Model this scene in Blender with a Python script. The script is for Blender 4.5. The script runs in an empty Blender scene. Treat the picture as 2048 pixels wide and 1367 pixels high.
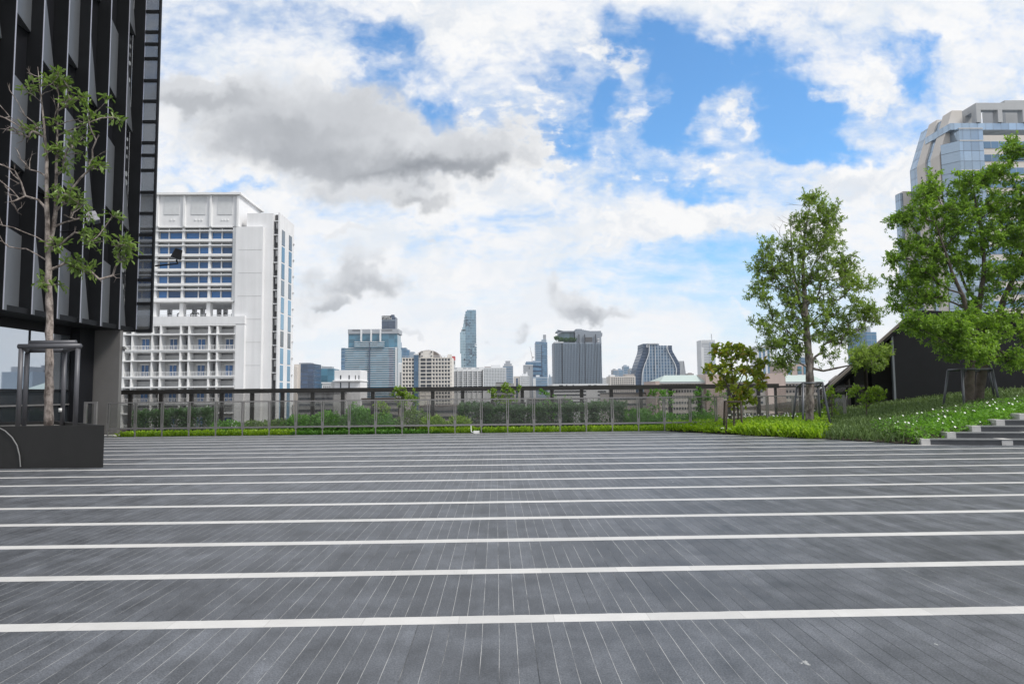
import bpy, math, random
import numpy as np
from mathutils import Vector, Matrix

# ------------------------------------------------------------------ camera
SC = bpy.context.scene
COL = SC.collection
FPX, YAW, PITCH, ROLL, EYE = 1365.0, .0236, .0745, -.0101, 1.5
_f = Vector((math.sin(YAW)*math.cos(PITCH), math.cos(YAW)*math.cos(PITCH), math.sin(PITCH)))
_r0 = Vector((math.cos(YAW), -math.sin(YAW), 0)); _u0 = _r0.cross(_f)
_r = math.cos(ROLL)*_r0 + math.sin(ROLL)*_u0
_u = -math.sin(ROLL)*_r0 + math.cos(ROLL)*_u0
CAMP = Vector((0, 0, EYE))
cd = bpy.data.cameras.new('camera'); cam = bpy.data.objects.new('camera', cd); COL.objects.link(cam)
cd.sensor_width = 36; cd.lens = FPX/2048*36; cd.clip_start = .1; cd.clip_end = 20000
cam.matrix_world = Matrix((( _r.x, _u.x, -_f.x, 0), (_r.y, _u.y, -_f.y, 0), (_r.z, _u.z, -_f.z, EYE), (0, 0, 0, 1)))
SC.camera = cam
def ray(x, y): return FPX*_f + (float(x)-1024)*_r + (683.5-float(y))*_u
def G(x, y, z=0): d = ray(x, y); return CAMP + d*((z-EYE)/d.z)
def D(x, y, Y): d = ray(x, y); return CAMP + d*(Y/d.y)
def DX(x, y, X): d = ray(x, y); return CAMP + d*(X/d.x)

# ------------------------------------------------------------------ node helpers
class NT:
    def __init__(s, tree): s.t = tree; s.n = tree.nodes; s.l = tree.links
    def put(s, sock, v):
        if isinstance(v, bpy.types.NodeSocket): s.l.new(v, sock)
        elif isinstance(v, (tuple, list, Vector)) and sock.type == 'RGBA' and len(v) == 3: sock.default_value = (*v, 1)
        else: sock.default_value = v
    def node(s, typ, **kw):
        n = s.n.new(typ)
        for k, v in kw.items(): setattr(n, k, v)
        return n
    def m(s, op, a, b=None, c=None, clamp=False):
        n = s.node('ShaderNodeMath', operation=op, use_clamp=clamp)
        for i, v in enumerate((a, b, c)):
            if v is not None: s.put(n.inputs[i], v)
        return n.outputs[0]
    def v(s, op, a, b=None, c=None, out=0):
        n = s.node('ShaderNodeVectorMath', operation=op)
        for i, q in enumerate((a, b, c)):
            if q is not None: s.put(n.inputs[i], q)
        return n.outputs[out]
    def noise(s, vec, scale, detail=4, rough=.55, dim='3D', col=False):
        n = s.node('ShaderNodeTexNoise', noise_dimensions=dim)
        if vec is not None: s.put(n.inputs['Vector'], vec)
        n.inputs['Scale'].default_value = scale; n.inputs['Detail'].default_value = detail; n.inputs['Roughness'].default_value = rough
        return n.outputs['Color' if col else 'Fac']
    def ramp(s, x, lo, hi, a=0., b=1., smooth=True):
        n = s.node('ShaderNodeMapRange', interpolation_type='SMOOTHSTEP' if smooth else 'LINEAR', clamp=True)
        for i, q in enumerate((x, lo, hi, a, b)): s.put(n.inputs[i], q)
        return n.outputs[0]
    def mix(s, f, a, b, blend='MIX'):
        n = s.node('ShaderNodeMix', data_type='RGBA', blend_type=blend)
        s.put(n.inputs[0], f); s.put(n.inputs[6], a); s.put(n.inputs[7], b)
        return n.outputs[2]
    def xyz(s, v):
        n = s.node('ShaderNodeSeparateXYZ'); s.put(n.inputs[0], v); return n.outputs
    def cxyz(s, x, y, z):
        n = s.node('ShaderNodeCombineXYZ')
        for i, q in enumerate((x, y, z)): s.put(n.inputs[i], q)
        return n.outputs[0]

# ------------------------------------------------------------------ sky, sun, exposure
SUN_EL, SUN_AZ = math.radians(52), math.radians(118)       # azimuth clockwise from +Y (ahead of the camera)
wo = bpy.data.worlds.new('World'); SC.world = wo; wo.use_nodes = True
W = NT(wo.node_tree); W.n.clear()
wout = W.node('ShaderNodeOutputWorld'); bg = W.node('ShaderNodeBackground'); W.l.new(bg.outputs[0], wout.inputs[0])
bg.inputs[1].default_value = .1
sky = W.node('ShaderNodeTexSky', sky_type='NISHITA', sun_disc=False)
sky.sun_elevation = SUN_EL; sky.sun_rotation = SUN_AZ; sky.altitude = 50; sky.air_density = 1.0; sky.dust_density = .6; sky.ozone_density = 2.0
tc = W.node('ShaderNodeTexCoord').outputs['Generated']
dx, dy, dz = W.xyz(tc)
yy = W.m('MAXIMUM', dy, .12)
uv = W.cxyz(W.m('DIVIDE', dx, yy), W.m('DIVIDE', dz, yy), 0)
n1 = W.noise(uv, 5.5, 4, .55, '2D', True)
n2 = W.noise(uv, 24, 3, .6, '2D', True)
w1 = W.v('MULTIPLY', W.v('SUBTRACT', n1, (.5, .5, .5)), (.16, .11, 0))
w2 = W.v('MULTIPLY', W.v('SUBTRACT', n2, (.5, .5, .5)), (.055, .045, 0))
wuv = W.v('ADD', W.v('ADD', uv, w1), w2)
def blob(acc, px, py, rx, ry, amp, soft=1.0):
    d = ray(px, py); u0, v0 = d.x/d.y, d.z/d.y
    sx, sy = FPX/rx, FPX/ry
    q = W.v('MULTIPLY_ADD', wuv, (sx, sy, 0), (-u0*sx, -v0*sy, 0))
    ln = W.v('LENGTH', q, out=1)
    k = W.ramp(ln, 1.35*soft, .35/soft)
    return W.m('MULTIPLY_ADD', k, amp, acc)
flat = W.m('ADD', W.m('MAXIMUM', dz, 0), .25)
pl = W.cxyz(W.m('DIVIDE', dx, flat), W.m('DIVIDE', dy, flat), 0)
fb = W.noise(pl, 2.2, 10, .60, '2D')
fb2 = W.noise(W.v('MULTIPLY', wuv, (1, 1.5, 0)), 13, 8, .58, '2D')
fbs = W.noise(W.v('ADD', W.v('MULTIPLY', pl, (1.1, 1.9, 0)), W.v('MULTIPLY', n1, (.5, .5, 0))), 3.2, 9, .62, '2D')
lowk = W.ramp(dz, .03, .25)
CLEAR = [(1215,60,50,70,-.55),(1345,120,66,95,-.8),(1400,165,66,64,-.7),(1190,178,40,20,-.4),(1540,150,80,85,-.85),(1580,240,90,56,-.8),(1830,150,80,60,-.4),(1365,205,36,60,-.6),
  (1620,290,90,32,-.7),(1800,120,70,60,-.45),(1860,250,60,30,-.35),(1345,255,45,40,-.5),(1425,385,70,24,-.55),(1320,355,110,26,-.25),(1400,275,60,25,-.4),(1690,310,90,26,-.5),
  (590,58,60,40,-.35),(759,92,95,34,-.55),(700,180,75,45,-.55),(820,130,90,40,-.25),(875,215,55,34,-.75),(780,208,55,16,-.35),(1125,164,60,40,-.25),(1164,225,40,32,-.55),
  (1097,275,60,22,-.35),(440,374,130,12,-.42),(1090,235,210,110,-.30),(1450,190,330,150,-.25),(1250,300,160,110,-.14),(800,130,200,90,-.16),(1400,330,220,70,-.18),(1480,580,220,120,-.16),(380,110,110,90,-.12),(1060,345,70,25,-.3),(1490,500,160,26,-.35),(1440,560,200,60,-.36),(1250,540,120,40,-.18),(1560,640,160,50,-.34),(1150,700,200,30,-.2),(1700,640,120,40,-.2),(400,60,70,40,-.25),(640,690,90,20,-.2),(1300,60,40,40,-.35)]
PUFF = [(1215,105,70,60,.6),(1265,150,45,30,.5),(1160,60,60,60,.4),(1280,238,60,46,.6),(1459,200,48,52,.6),(1480,245,40,30,.4),(1720,190,125,42,.62),(1722,135,32,34,.5),(1600,185,45,34,.45),
  (1500,75,55,45,.4),(1650,30,150,40,.4),(1960,110,140,120,.2),(1850,60,110,50,.25),(1300,455,230,55,.5),(1500,440,230,42,.5),(1720,380,130,52,.55),(1440,505,50,14,.4),(1790,335,70,40,.35),
  (560,230,220,100,.7),(680,300,250,110,.7),(860,330,230,95,.8),(1000,300,110,70,.4),(600,150,50,40,.5),(400,300,130,60,.4),(950,60,180,70,.35),(1050,230,90,80,.15),(380,130,90,60,.2),(1800,590,60,50,.4),(1440,625,110,12,.3)]
cov = W.m('MULTIPLY_ADD', W.m('SUBTRACT', fbs, .5), W.m('MULTIPLY_ADD', lowk, 1.15, .35), W.m('MULTIPLY_ADD', lowk, -.14, .86))
for b in CLEAR: cov = blob(cov, *b, soft=1.22)
mck = W.m('MULTIPLY', W.m('SUBTRACT', W.noise(W.v('ADD', W.v('MULTIPLY', uv, (1, 1.7, 0)), W.v('MULTIPLY', n1, (.02, .02, 0))), 30, 5, .55, '2D'), .5), 2.2)
cov = W.m('MULTIPLY_ADD', mck, W.m('MULTIPLY', lowk, .34), cov)
veil = W.ramp(cov, -.28, .92)
cu = W.m('MULTIPLY_ADD', W.m('SUBTRACT', fb, .5), 1.1, -.12)
cu = W.m('MULTIPLY_ADD', W.m('SUBTRACT', fb2, .5), 1.25, cu)
cu = W.m('MULTIPLY_ADD', W.m('MINIMUM', W.m('SUBTRACT', cov, .55), .25), .55, cu)
for b in PUFF: cu = blob(cu, *b)
mk = blob(0., 1050, 250, 210, 120, .85); mk = blob(mk, 1330, 330, 260, 70, .85); mk = blob(mk, 1180, 120, 120, 60, .3)
cu = W.m('ADD', cu, W.m('MULTIPLY', mk, W.m('MULTIPLY_ADD', mck, 1.2, .12)))
cum = W.ramp(cu, -.02, .62)
fb3 = W.noise(W.v('MULTIPLY', wuv, (1, 1.35, 0)), 9, 8, .56, '2D')
GREY = [(400,190,95,34,.5),(540,232,230,85,.65),(700,282,240,85,.65),(850,307,210,70,.5),(980,272,110,70,.35),(790,324,200,34,.35),(520,212,160,50,.2),(600,152,90,50,.2),(730,387,170,38,.5),(860,402,90,14,.22),
  (735,578,90,28,.85),(712,540,34,34,.7),(676,618,42,12,.7),(628,628,58,32,.42),(1140,590,66,36,.66),(1095,548,32,28,.6),(1210,616,80,16,.6),(845,490,28,9,.55),(710,482,36,9,.5),
  (1047,677,30,13,.7),(838,662,34,9,.55),(1035,722,40,8,.3),(1030,655,60,12,.12),(620,585,70,30,.18),(1730,215,120,18,.16),(960,35,140,26,.14),(330,180,60,90,.16),(1620,15,180,22,.12),(1690,690,160,12,.1)]
sh = W.m('MULTIPLY_ADD', W.m('SUBTRACT', fb3, .5), .75, .0)
for b in GREY: sh = blob(sh, *b, soft=1.15)
gm = W.ramp(sh, .04, .95)
DARK = [(400,212,80,22,.55),(560,274,150,40,.55),(720,324,180,36,.7),(900,340,150,30,.7),(620,224,170,44,.35),(960,292,90,40,.25),(740,402,140,20,.5),(860,407,80,12,.3),(735,592,74,16,.6),(676,622,38,9,.5),(628,640,50,16,.3),(1140,606,62,18,.55),(1095,560,26,18,.35),(1210,622,72,10,.45),(712,560,24,22,.3),(1047,681,24,8,.4)]
dk = W.m('MULTIPLY_ADD', W.m('SUBTRACT', fb3, .5), .7, .25)
for b in DARK: dk = blob(dk, *b, soft=1.3)
gd = W.ramp(dk, .0, 1.45, smooth=False)
tex = W.ramp(W.m('ADD', W.m('MULTIPLY', fb2, .5), W.m('MULTIPLY', fb3, .5)), .36, .58)
WHITE = W.mix(tex, (7.7, 8.1, 8.7), (9.9, 9.9, 9.9))
VEIL = W.mix(tex, W.mix(lowk, (9.6, 9.8, 10.1), (8.2, 8.7, 9.3)), W.mix(lowk, (10.2, 10.2, 10.3), (9.5, 9.6, 9.8)))
GREYC = W.mix(gd, (8.2, 8.4, 8.7), (3.1, 3.3, 3.65))
blue = W.mix(1.0, sky.outputs[0], (1.08, 1.80, 2.2), 'MULTIPLY')
elev = W.ramp(dz, .0, .30)
blue = W.mix(elev, W.mix(.7, blue, (5.4, 7.4, 9.3)), blue)
skyc = W.mix(veil, blue, VEIL)
skyc = W.mix(cum, skyc, WHITE)
skyc = W.mix(gm, skyc, GREYC)
below = W.ramp(dz, -.06, -.005)
skyc = W.mix(below, (2.2, 2.4, 2.6), skyc)
W.l.new(skyc, bg.inputs[0])
wo.cycles.sampling_method = 'MANUAL'; wo.cycles.sample_map_resolution = 512

sd = bpy.data.lights.new('sun', 'SUN'); sun = bpy.data.objects.new('sun', sd); COL.objects.link(sun)
sd.energy = 3.4; sd.angle = math.radians(14); sd.color = (1, .96, .9)
sdir = Vector((math.sin(SUN_AZ)*math.cos(SUN_EL), math.cos(SUN_AZ)*math.cos(SUN_EL), math.sin(SUN_EL)))
sun.rotation_euler = sdir.to_track_quat('Z', 'Y').to_euler(); sun.location = sdir*80
SC.view_settings.view_transform = 'Standard'; SC.view_settings.look = 'None'; SC.view_settings.exposure = 0.0; SC.view_settings.gamma = 1
SC.cycles.max_bounces = 6; SC.cycles.diffuse_bounces = 3; SC.cycles.glossy_bounces = 3; SC.cycles.transmission_bounces = 4
SC.cycles.transparent_max_bounces = 24; SC.cycles.sample_clamp_indirect = 6; SC.cycles.use_denoising = True

# ------------------------------------------------------------------ mesh and object helpers
class MB:
    def __init__(s): s.v = []; s.f = []
    def poly(s, pts):
        i = len(s.v); s.v += [tuple(p) for p in pts]; s.f.append(tuple(range(i, i+len(pts)))); return s
    def box(s, x0, x1, y0, y1, z0, z1):
        i = len(s.v)
        s.v += [(x, y, z) for z in (z0, z1) for y in (y0, y1) for x in (x0, x1)]
        s.f += [tuple(i+k for k in q) for q in ((0,2,3,1),(4,5,7,6),(0,1,5,4),(2,6,7,3),(0,4,6,2),(1,3,7,5))]; return s
    def prism(s, pts, ext):
        """closed outline pts extruded by the vector ext"""
        n = len(pts); i = len(s.v); e = Vector(ext)
        s.v += [tuple(p) for p in pts] + [tuple(Vector(p)+e) for p in pts]
        s.f.append(tuple(i+k for k in range(n))[::-1]); s.f.append(tuple(i+n+k for k in range(n)))
        for k in range(n): s.f.append((i+k, i+(k+1) % n, i+n+(k+1) % n, i+n+k))
        return s
    def tube(s, pts, rs, n=6, cap=True):
        pts = [Vector(p) for p in pts]
        if not isinstance(rs, (list, tuple)): rs = [rs]*len(pts)
        base = len(s.v); t0 = (pts[1]-pts[0]).normalized()
        a = t0.orthogonal().normalized()
        for k, p in enumerate(pts):
            t = (pts[min(k+1, len(pts)-1)]-pts[max(k-1, 0)])
            t = t.normalized() if t.length > 1e-9 else t0
            a = (a - t*a.dot(t)); a = a.normalized() if a.length > 1e-6 else t.orthogonal().normalized()
            b = t.cross(a)
            for j in range(n):
                q = 2*math.pi*j/n; w = p + (a*math.cos(q)+b*math.sin(q))*rs[k]
                s.v.append((w.x, w.y, w.z))
        for k in range(len(pts)-1):
            for j in range(n):
                q = base+k*n; s.f.append((q+j, q+(j+1) % n, q+n+(j+1) % n, q+n+j))
        if cap:
            s.f.append(tuple(base+j for j in range(n))[::-1]); e = base+(len(pts)-1)*n; s.f.append(tuple(e+j for j in range(n)))
        return s
    def build(s, name, mat, parent=None, smooth=False, at=None):
        o0 = Vector(at) if at is not None else (org(parent) if parent is not None else Vector((0, 0, 0)))
        me = bpy.data.meshes.new(name)
        me.from_pydata([(x-o0.x, y-o0.y, z-o0.z) for x, y, z in s.v], [], s.f)
        if smooth: me.polygons.foreach_set('use_smooth', [True]*len(me.polygons))
        me.materials.append(mat)
        o = bpy.data.objects.new(name, me); COL.objects.link(o)
        if parent is not None:
            o.parent = parent
            ORG[o.name] = org(parent)
            if at is not None: o.location = o0 - org(parent); ORG[o.name] = o0
        else: o.location = o0; ORG[o.name] = o0
        return o
ORG = {}
def org(o): return ORG[o.name]
def tag(o, label=None, cat=None, group=None, kind=None):
    for k, v in (('label', label), ('category', cat), ('group', group), ('kind', kind)):
        if v: o[k] = v
    return o
def thing(name, label, cat, loc, group=None):
    o = bpy.data.objects.new(name, None); COL.objects.link(o); o.location = loc; o.empty_display_size = .3
    ORG[o.name] = Vector(loc); return tag(o, label, cat, group)
def dup(o, parent, off):
    c = o.copy(); COL.objects.link(c); c.parent = parent; c.location = o.location + Vector(off); ORG[c.name] = ORG[o.name] + Vector(off)
    return c
def bx(*a): return MB().box(*a)

# ------------------------------------------------------------------ materials
def newmat(name):
    m = bpy.data.materials.new(name); m.use_nodes = True; T = NT(m.node_tree); T.n.clear()
    out = T.node('ShaderNodeOutputMaterial'); b = T.node('ShaderNodeBsdfPrincipled'); T.l.new(b.outputs[0], out.inputs[0])
    return m, T, b, out
def bump(T, b, h, st, dist=.02):
    n = T.node('ShaderNodeBump'); n.inputs['Strength'].default_value = st; n.inputs['Distance'].default_value = dist
    T.put(n.inputs['Height'], h); T.l.new(n.outputs[0], b.inputs['Normal'])
def mat(name, col, rough=.7, metal=0., var=.12, scale=3., bmp=0., streak=0., spec=.5, objvar=0.):
    m, T, b, _ = newmat(name)
    g = T.node('ShaderNodeNewGeometry').outputs['Position']
    nz = T.noise(g, scale, 5, .6)
    k = T.ramp(nz, .25, .75, 1-var, 1+var, False)
    if streak:
        sx, sy, sz = T.xyz(g)
        st = T.noise(T.cxyz(T.m('MULTIPLY', sx, 1.3), T.m('MULTIPLY', sy, 1.3), T.m('MULTIPLY', sz, .07)), 1.0, 5, .6)
        k = T.m('MULTIPLY', k, T.ramp(st, .35, .75, 1.0, 1-streak, False))
    if objvar:
        oi = T.node('ShaderNodeObjectInfo').outputs['Random']
        k = T.m('MULTIPLY', k, T.ramp(oi, 0., 1., 1-objvar, 1+objvar, False))
    c = T.v('SCALE', (col[0], col[1], col[2]), None); n = c.node; n.inputs['Scale'].default_value = 1; T.put(n.inputs['Scale'], k)
    T.l.new(c, b.inputs['Base Color'])
    b.inputs['Roughness'].default_value = rough; b.inputs['Metallic'].default_value = metal; b.inputs['Specular IOR Level'].default_value = spec
    if bmp: bump(T, b, T.noise(g, scale*12, 4, .6), bmp)
    return m
def facade_glass(name, col, rough=.12, objvar=.35, cell=None, spec=.6, vary=.25):
    """window glass; with cell=(w,h) also a fine grid of panes and mullions"""
    m, T, b, _ = newmat(name)
    g = T.node('ShaderNodeNewGeometry'); P = g.outputs['Position']; N = g.outputs['Normal']
    oi = T.node('ShaderNodeObjectInfo').outputs['Random']
    k = T.ramp(oi, 0., 1., 1-objvar, 1+objvar, False)
    c = T.v('SCALE', col, None); T.put(c.node.inputs['Scale'], k)
    if cell:
        x, y, z = T.xyz(P)
        u = T.m('ADD', x, y); fu = T.m('DIVIDE', u, cell[0]); fv = T.m('DIVIDE', z, cell[1])
        wn = T.node('ShaderNodeTexWhiteNoise', noise_dimensions='2D'); T.put(wn.inputs['Vector'], T.cxyz(T.m('FLOOR', fu), T.m('FLOOR', fv), 0))
        pan = T.ramp(wn.outputs['Value'], 0., 1., 1-vary, 1+vary, False)
        c2 = T.v('SCALE', c, None); T.put(c2.node.inputs['Scale'], pan)
        lu = T.m('LESS_THAN', T.m('FRACT', fu), cell[2] if len(cell) > 2 else .08); lv = T.m('LESS_THAN', T.m('FRACT', fv), cell[3] if len(cell) > 3 else .18)
        ln = T.m('MAXIMUM', lu, lv)
        c = T.mix(ln, c2, cell[4] if len(cell) > 4 else (.25, .27, .29))
        T.l.new(T.m('MULTIPLY_ADD', ln, .4, rough), b.inputs['Roughness'])
    else: b.inputs['Roughness'].default_value = rough
    T.l.new(c, b.inputs['Base Color']); b.inputs['Specular IOR Level'].default_value = spec
    return m
def clear_glass(name, tint=(.72, .74, .73), milk=.05, gl=1.0):
    m, T, b, out = newmat(name); T.n.remove(b)
    tr = T.node('ShaderNodeBsdfTransparent'); tr.inputs[0].default_value = (*tint, 1)
    gs = T.node('ShaderNodeBsdfGlossy'); gs.inputs['Roughness'].default_value = .02; gs.inputs[0].default_value = (gl, gl, gl, 1)
    df = T.node('ShaderNodeBsdfDiffuse'); df.inputs[0].default_value = (.5, .5, .48, 1)
    fr = T.node('ShaderNodeFresnel'); fr.inputs[0].default_value = 1.32
    g = T.node('ShaderNodeNewGeometry').outputs['Position']
    mk = T.ramp(T.noise(g, 1.7, 5, .6), .3, .75, milk*.4, milk*1.8, False)
    a = T.node('ShaderNodeMixShader'); T.put(a.inputs[0], mk); T.l.new(tr.outputs[0], a.inputs[1]); T.l.new(df.outputs[0], a.inputs[2])
    c = T.node('ShaderNodeMixShader'); T.l.new(fr.outputs[0], c.inputs[0]); T.l.new(a.outputs[0], c.inputs[1]); T.l.new(gs.outputs[0], c.inputs[2])
    T.l.new(c.outputs[0], out.inputs[0]); return m
def leaf(name, c0, c1, trans=.35, rough=.45, c2=None):
    m, T, b, out = newmat(name)
    g = T.node('ShaderNodeNewGeometry'); ri = g.outputs['Random Per Island']
    big = T.noise(g.outputs['Position'], .9, 3, .5)
    f = T.m('ADD', T.m('MULTIPLY', ri, .6), T.ramp(big, .35, .65, 0., .4, False))
    c = T.mix(f, c0, c1)
    if c2: c = T.mix(T.m('GREATER_THAN', T.m('FRACT', T.m('MULTIPLY', ri, 17.3)), .88), c, c2)
    T.l.new(c, b.inputs['Base Color']); b.inputs['Roughness'].default_value = rough; b.inputs['Specular IOR Level'].default_value = .35
    tl = T.node('ShaderNodeBsdfTranslucent'); T.l.new(T.mix(1.0, c, (1.25, 1.35, .6), 'MULTIPLY'), tl.inputs[0])
    x = T.node('ShaderNodeMixShader'); x.inputs[0].default_value = trans
    T.l.new(b.outputs[0], x.inputs[1]); T.l.new(tl.outputs[0], x.inputs[2]); T.l.new(x.outputs[0], out.inputs[0])
    return m
M = dict(
  white=mat('white_render', (.76, .76, .77), .75, var=.05, scale=.25, streak=.10),
  white2=mat('white_trim', (.80, .80, .80), .7, var=.04, scale=.4, streak=.06),
  offwhite=mat('grey_white_panel', (.55, .55, .55), .75, var=.06, scale=.3, streak=.1),
  grey=mat('grey_concrete', (.34, .34, .34), .8, var=.12, scale=.4, streak=.15),
  dgrey=mat('dark_grey', (.10, .10, .105), .6, var=.15, scale=.5),
  cream=mat('cream_precast', (.72, .68, .63), .8, var=.05, scale=.05, streak=.06),
  stone=mat('beige_stone', (.63, .585, .54), .7, var=.06, scale=.08, streak=.06),
  pink=mat('pink_beige_wall', (.50, .40, .36), .8, var=.08, scale=.15, streak=.1),
  mint=mat('pale_green_roof', (.40, .47, .44), .6, var=.05, scale=.1),
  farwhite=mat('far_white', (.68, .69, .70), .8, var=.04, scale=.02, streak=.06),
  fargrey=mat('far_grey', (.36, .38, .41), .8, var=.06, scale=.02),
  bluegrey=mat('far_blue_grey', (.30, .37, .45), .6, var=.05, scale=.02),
  taupe=mat('taupe_wall', (.36, .33, .32), .8, var=.08, scale=.05),
  brownroof=mat('brown_roof', (.12, .09, .08), .85, var=.2, scale=.1),
  black=mat('black_metal', (.010, .011, .013), .6, var=.2, scale=1.5, spec=.2),
  blackpan=mat('black_panel', (.009, .0095, .012), .5, var=.3, scale=1.0, spec=.2),
  fin=mat('edge_aluminium', (.42, .42, .47), .35, .6, var=.05),
  steel=mat('brushed_steel', (.27, .26, .255), .40, .6, var=.1, scale=6),
  darkbeam=mat('dark_bronze_beam', (.022, .02, .019), .5, var=.25, scale=2),
  winblue=facade_glass('blue_window', (.02, .11, .29), .1, .45),
  windark=facade_glass('dark_window', (.035, .042, .055), .12, .6),
  wingrey=facade_glass('grey_window', (.10, .12, .14), .15, .4),
  tealglass=facade_glass('teal_glass', (.075, .19, .27), .1, .2, (6., 4., .03, .02, (.10, .18, .24)), vary=.25),
  blueglass=facade_glass('blue_glass', (.09, .19, .31), .12, .2, (5., 3.6, .08, .25, (.16, .24, .33)), vary=.3),
  navyglass=facade_glass('navy_glass', (.04, .07, .13), .1, .2, (5., 3.6, .06, .2, (.06, .08, .12)), vary=.3),
)

# ------------------------------------------------------------------ ground: plaza paving, podium, city floor
S_STEP, S_FIRST, S_W, PLK = 1.2252, 4.674, .153, .1055
def plaza_mat():
    m, T, b, _ = newmat('striped_stone_paving')
    P = T.node('ShaderNodeNewGeometry').outputs['Position']; x, y, z = T.xyz(P)
    xw = T.m('MULTIPLY_ADD', T.noise(T.cxyz(0, T.m('MULTIPLY', y, .5), 0), 1., 2), .02, x)
    row = T.m('DIVIDE', T.m('ADD', T.m('SUBTRACT', y, S_FIRST), S_W/2 + S_STEP*20), S_STEP)
    fr = T.m('FRACT', row); rid = T.m('FLOOR', row)
    ed = T.m('MULTIPLY', T.m('SUBTRACT', T.noise(P, 9, 3), .5), .012)
    stripe = T.m('LESS_THAN', T.m('ADD', fr, ed), S_W/S_STEP)
    # planks
    wn0 = T.node('ShaderNodeTexWhiteNoise', noise_dimensions='1D'); T.put(wn0.inputs['W'], rid)
    pc = T.m('DIVIDE', T.m('ADD', xw, 100.), PLK); pid = T.m('FLOOR', pc); pf = T.m('FRACT', pc)
    wn = T.node('ShaderNodeTexWhiteNoise', noise_dimensions='2D'); T.put(wn.inputs['Vector'], T.cxyz(pid, rid, 0))
    wnp = T.node('ShaderNodeTexWhiteNoise', noise_dimensions='2D'); T.put(wnp.inputs['Vector'], T.cxyz(T.m('ROUND', pc), rid, 3))
    big = T.noise(P, .55, 6, .62); mid = T.noise(T.cxyz(T.m('MULTIPLY', x, 1.5), y, 0), 2.2, 7, .68); fine = T.noise(P, 90, 3, .7); grain = T.noise(T.cxyz(T.m('MULTIPLY', x, 26.), T.m('MULTIPLY', y, 2.2), 1.), 1.0, 6, .7)
    tone = T.m('MULTIPLY', T.ramp(wn.outputs['Value'], 0, 1, .86, 1.14, False), T.ramp(big, .3, .7, .76, 1.22, False))
    tone = T.m('MULTIPLY', tone, T.ramp(mid, .3, .7, .55, 1.5, False)); tone = T.m('MULTIPLY', tone, T.ramp(fine, .3, .7, .5, 1.6, False)); tone = T.m('MULTIPLY', tone, T.ramp(grain, .3, .7, .93, 1.07, False))
    rowt = T.ramp(wn0.outputs['Value'], 0, 1, .9, 1.1, False); tone = T.m('MULTIPLY', tone, rowt)
    base = T.v('SCALE', (.075, .080, .090), None); T.put(base.node.inputs['Scale'], tone)
    # scuffs and droppings
    sc = T.m('MULTIPLY', T.ramp(T.noise(T.cxyz(x, T.m('MULTIPLY', y, .6), 0), 5.5, 5, .7), .69, .78), .42)
    base = T.mix(sc, base, (.20, .205, .215))
    stain = T.m('MULTIPLY', T.ramp(T.noise(T.cxyz(T.m('MULTIPLY', x, 2.2), T.m('MULTIPLY', y, .8), 5), 1.3, 6, .65), .58, .76), .5)
    base = T.mix(stain, base, (.026, .029, .034))
    spk = T.m('GREATER_THAN', T.noise(T.cxyz(T.m('MULTIPLY', x, .8), T.m('MULTIPLY', y, .6), 9.), 3.2, 7, .66), .725)
    base = T.mix(T.m('MULTIPLY', spk, .6), base, (.50, .50, .48))
    # joints
    jd = T.m('MULTIPLY', T.m('MINIMUM', pf, T.m('SUBTRACT', 1., pf)), PLK)
    wj = T.m('MULTIPLY_ADD', T.noise(P, 3.1, 3), .0024, .0004)
    joint = T.m('MULTIPLY', T.m('LESS_THAN', jd, wj), T.ramp(T.noise(T.cxyz(T.m('MULTIPLY', x, 7.), T.m('MULTIPLY', y, 3.), 4.), 1.3, 5, .7), .34, .56, .3, 1.))
    jn = T.noise(T.cxyz(T.m('MULTIPLY', x, 1.1), T.m('MULTIPLY', y, .9), 2.), 1.1, 5, .7)
    side = T.m('MULTIPLY', T.ramp(x, -.5, 3.2, 0., 1.), T.ramp(y, 6., 13., 1., .25))
    jw = T.ramp(T.m('ADD', T.m('SUBTRACT', T.m('MULTIPLY_ADD', wnp.outputs['Value'], .45, jn), .50), T.m('MULTIPLY', side, -.40)), -.10, .12)
    jcol = T.mix(jw, (.010, .011, .013), (.36, .355, .345))
    dj = T.m('MULTIPLY', T.m('LESS_THAN', jd, T.m('MULTIPLY', wj, 1.7)), T.m('MULTIPLY', T.m('SUBTRACT', 1., jw), .75))
    base = T.mix(dj, base, (.010, .011, .013))
    base = T.mix(joint, base, jcol)
    # light stone bands
    sf = T.m('FRACT', T.m('DIVIDE', T.m('ADD', x, 100*.633 - .372 + .0), .633)); sj = T.m('LESS_THAN', T.m('MINIMUM', sf, T.m('SUBTRACT', 1., sf)), .005)
    sid = T.m('FLOOR', T.m('DIVIDE', T.m('ADD', x, 100*.633 - .372), .633))
    wns = T.node('ShaderNodeTexWhiteNoise', noise_dimensions='2D'); T.put(wns.inputs['Vector'], T.cxyz(sid, rid, 7))
    st = T.m('MULTIPLY', T.ramp(wns.outputs['Value'], 0, 1, .94, 1.05, False), T.ramp(T.noise(P, 2.5, 6, .7), .3, .7, .90, 1.06, False))
    sb = T.v('SCALE', (.51, .50, .485), None); T.put(sb.node.inputs['Scale'], T.m('MULTIPLY', st, T.ramp(fine, .3, .7, .95, 1.04, False)))
    sb = T.mix(T.m('MULTIPLY', sj, .45), sb, (.32, .31, .30))
    c = T.mix(stripe, base, sb)
    T.l.new(c, b.inputs['Base Color'])
    T.l.new(T.m('MULTIPLY_ADD', T.ramp(mid, .3, .7, 0., 1., False), .16, .46), b.inputs['Roughness']); b.inputs['Specular IOR Level'].default_value = .5
    h = T.m('ADD', T.m('MULTIPLY', T.m('MULTIPLY', joint, T.m('SUBTRACT', 1., stripe)), -.6), T.m('MULTIPLY', fine, .35))
    bump(T, b, h, .25, .006)
    return m
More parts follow.
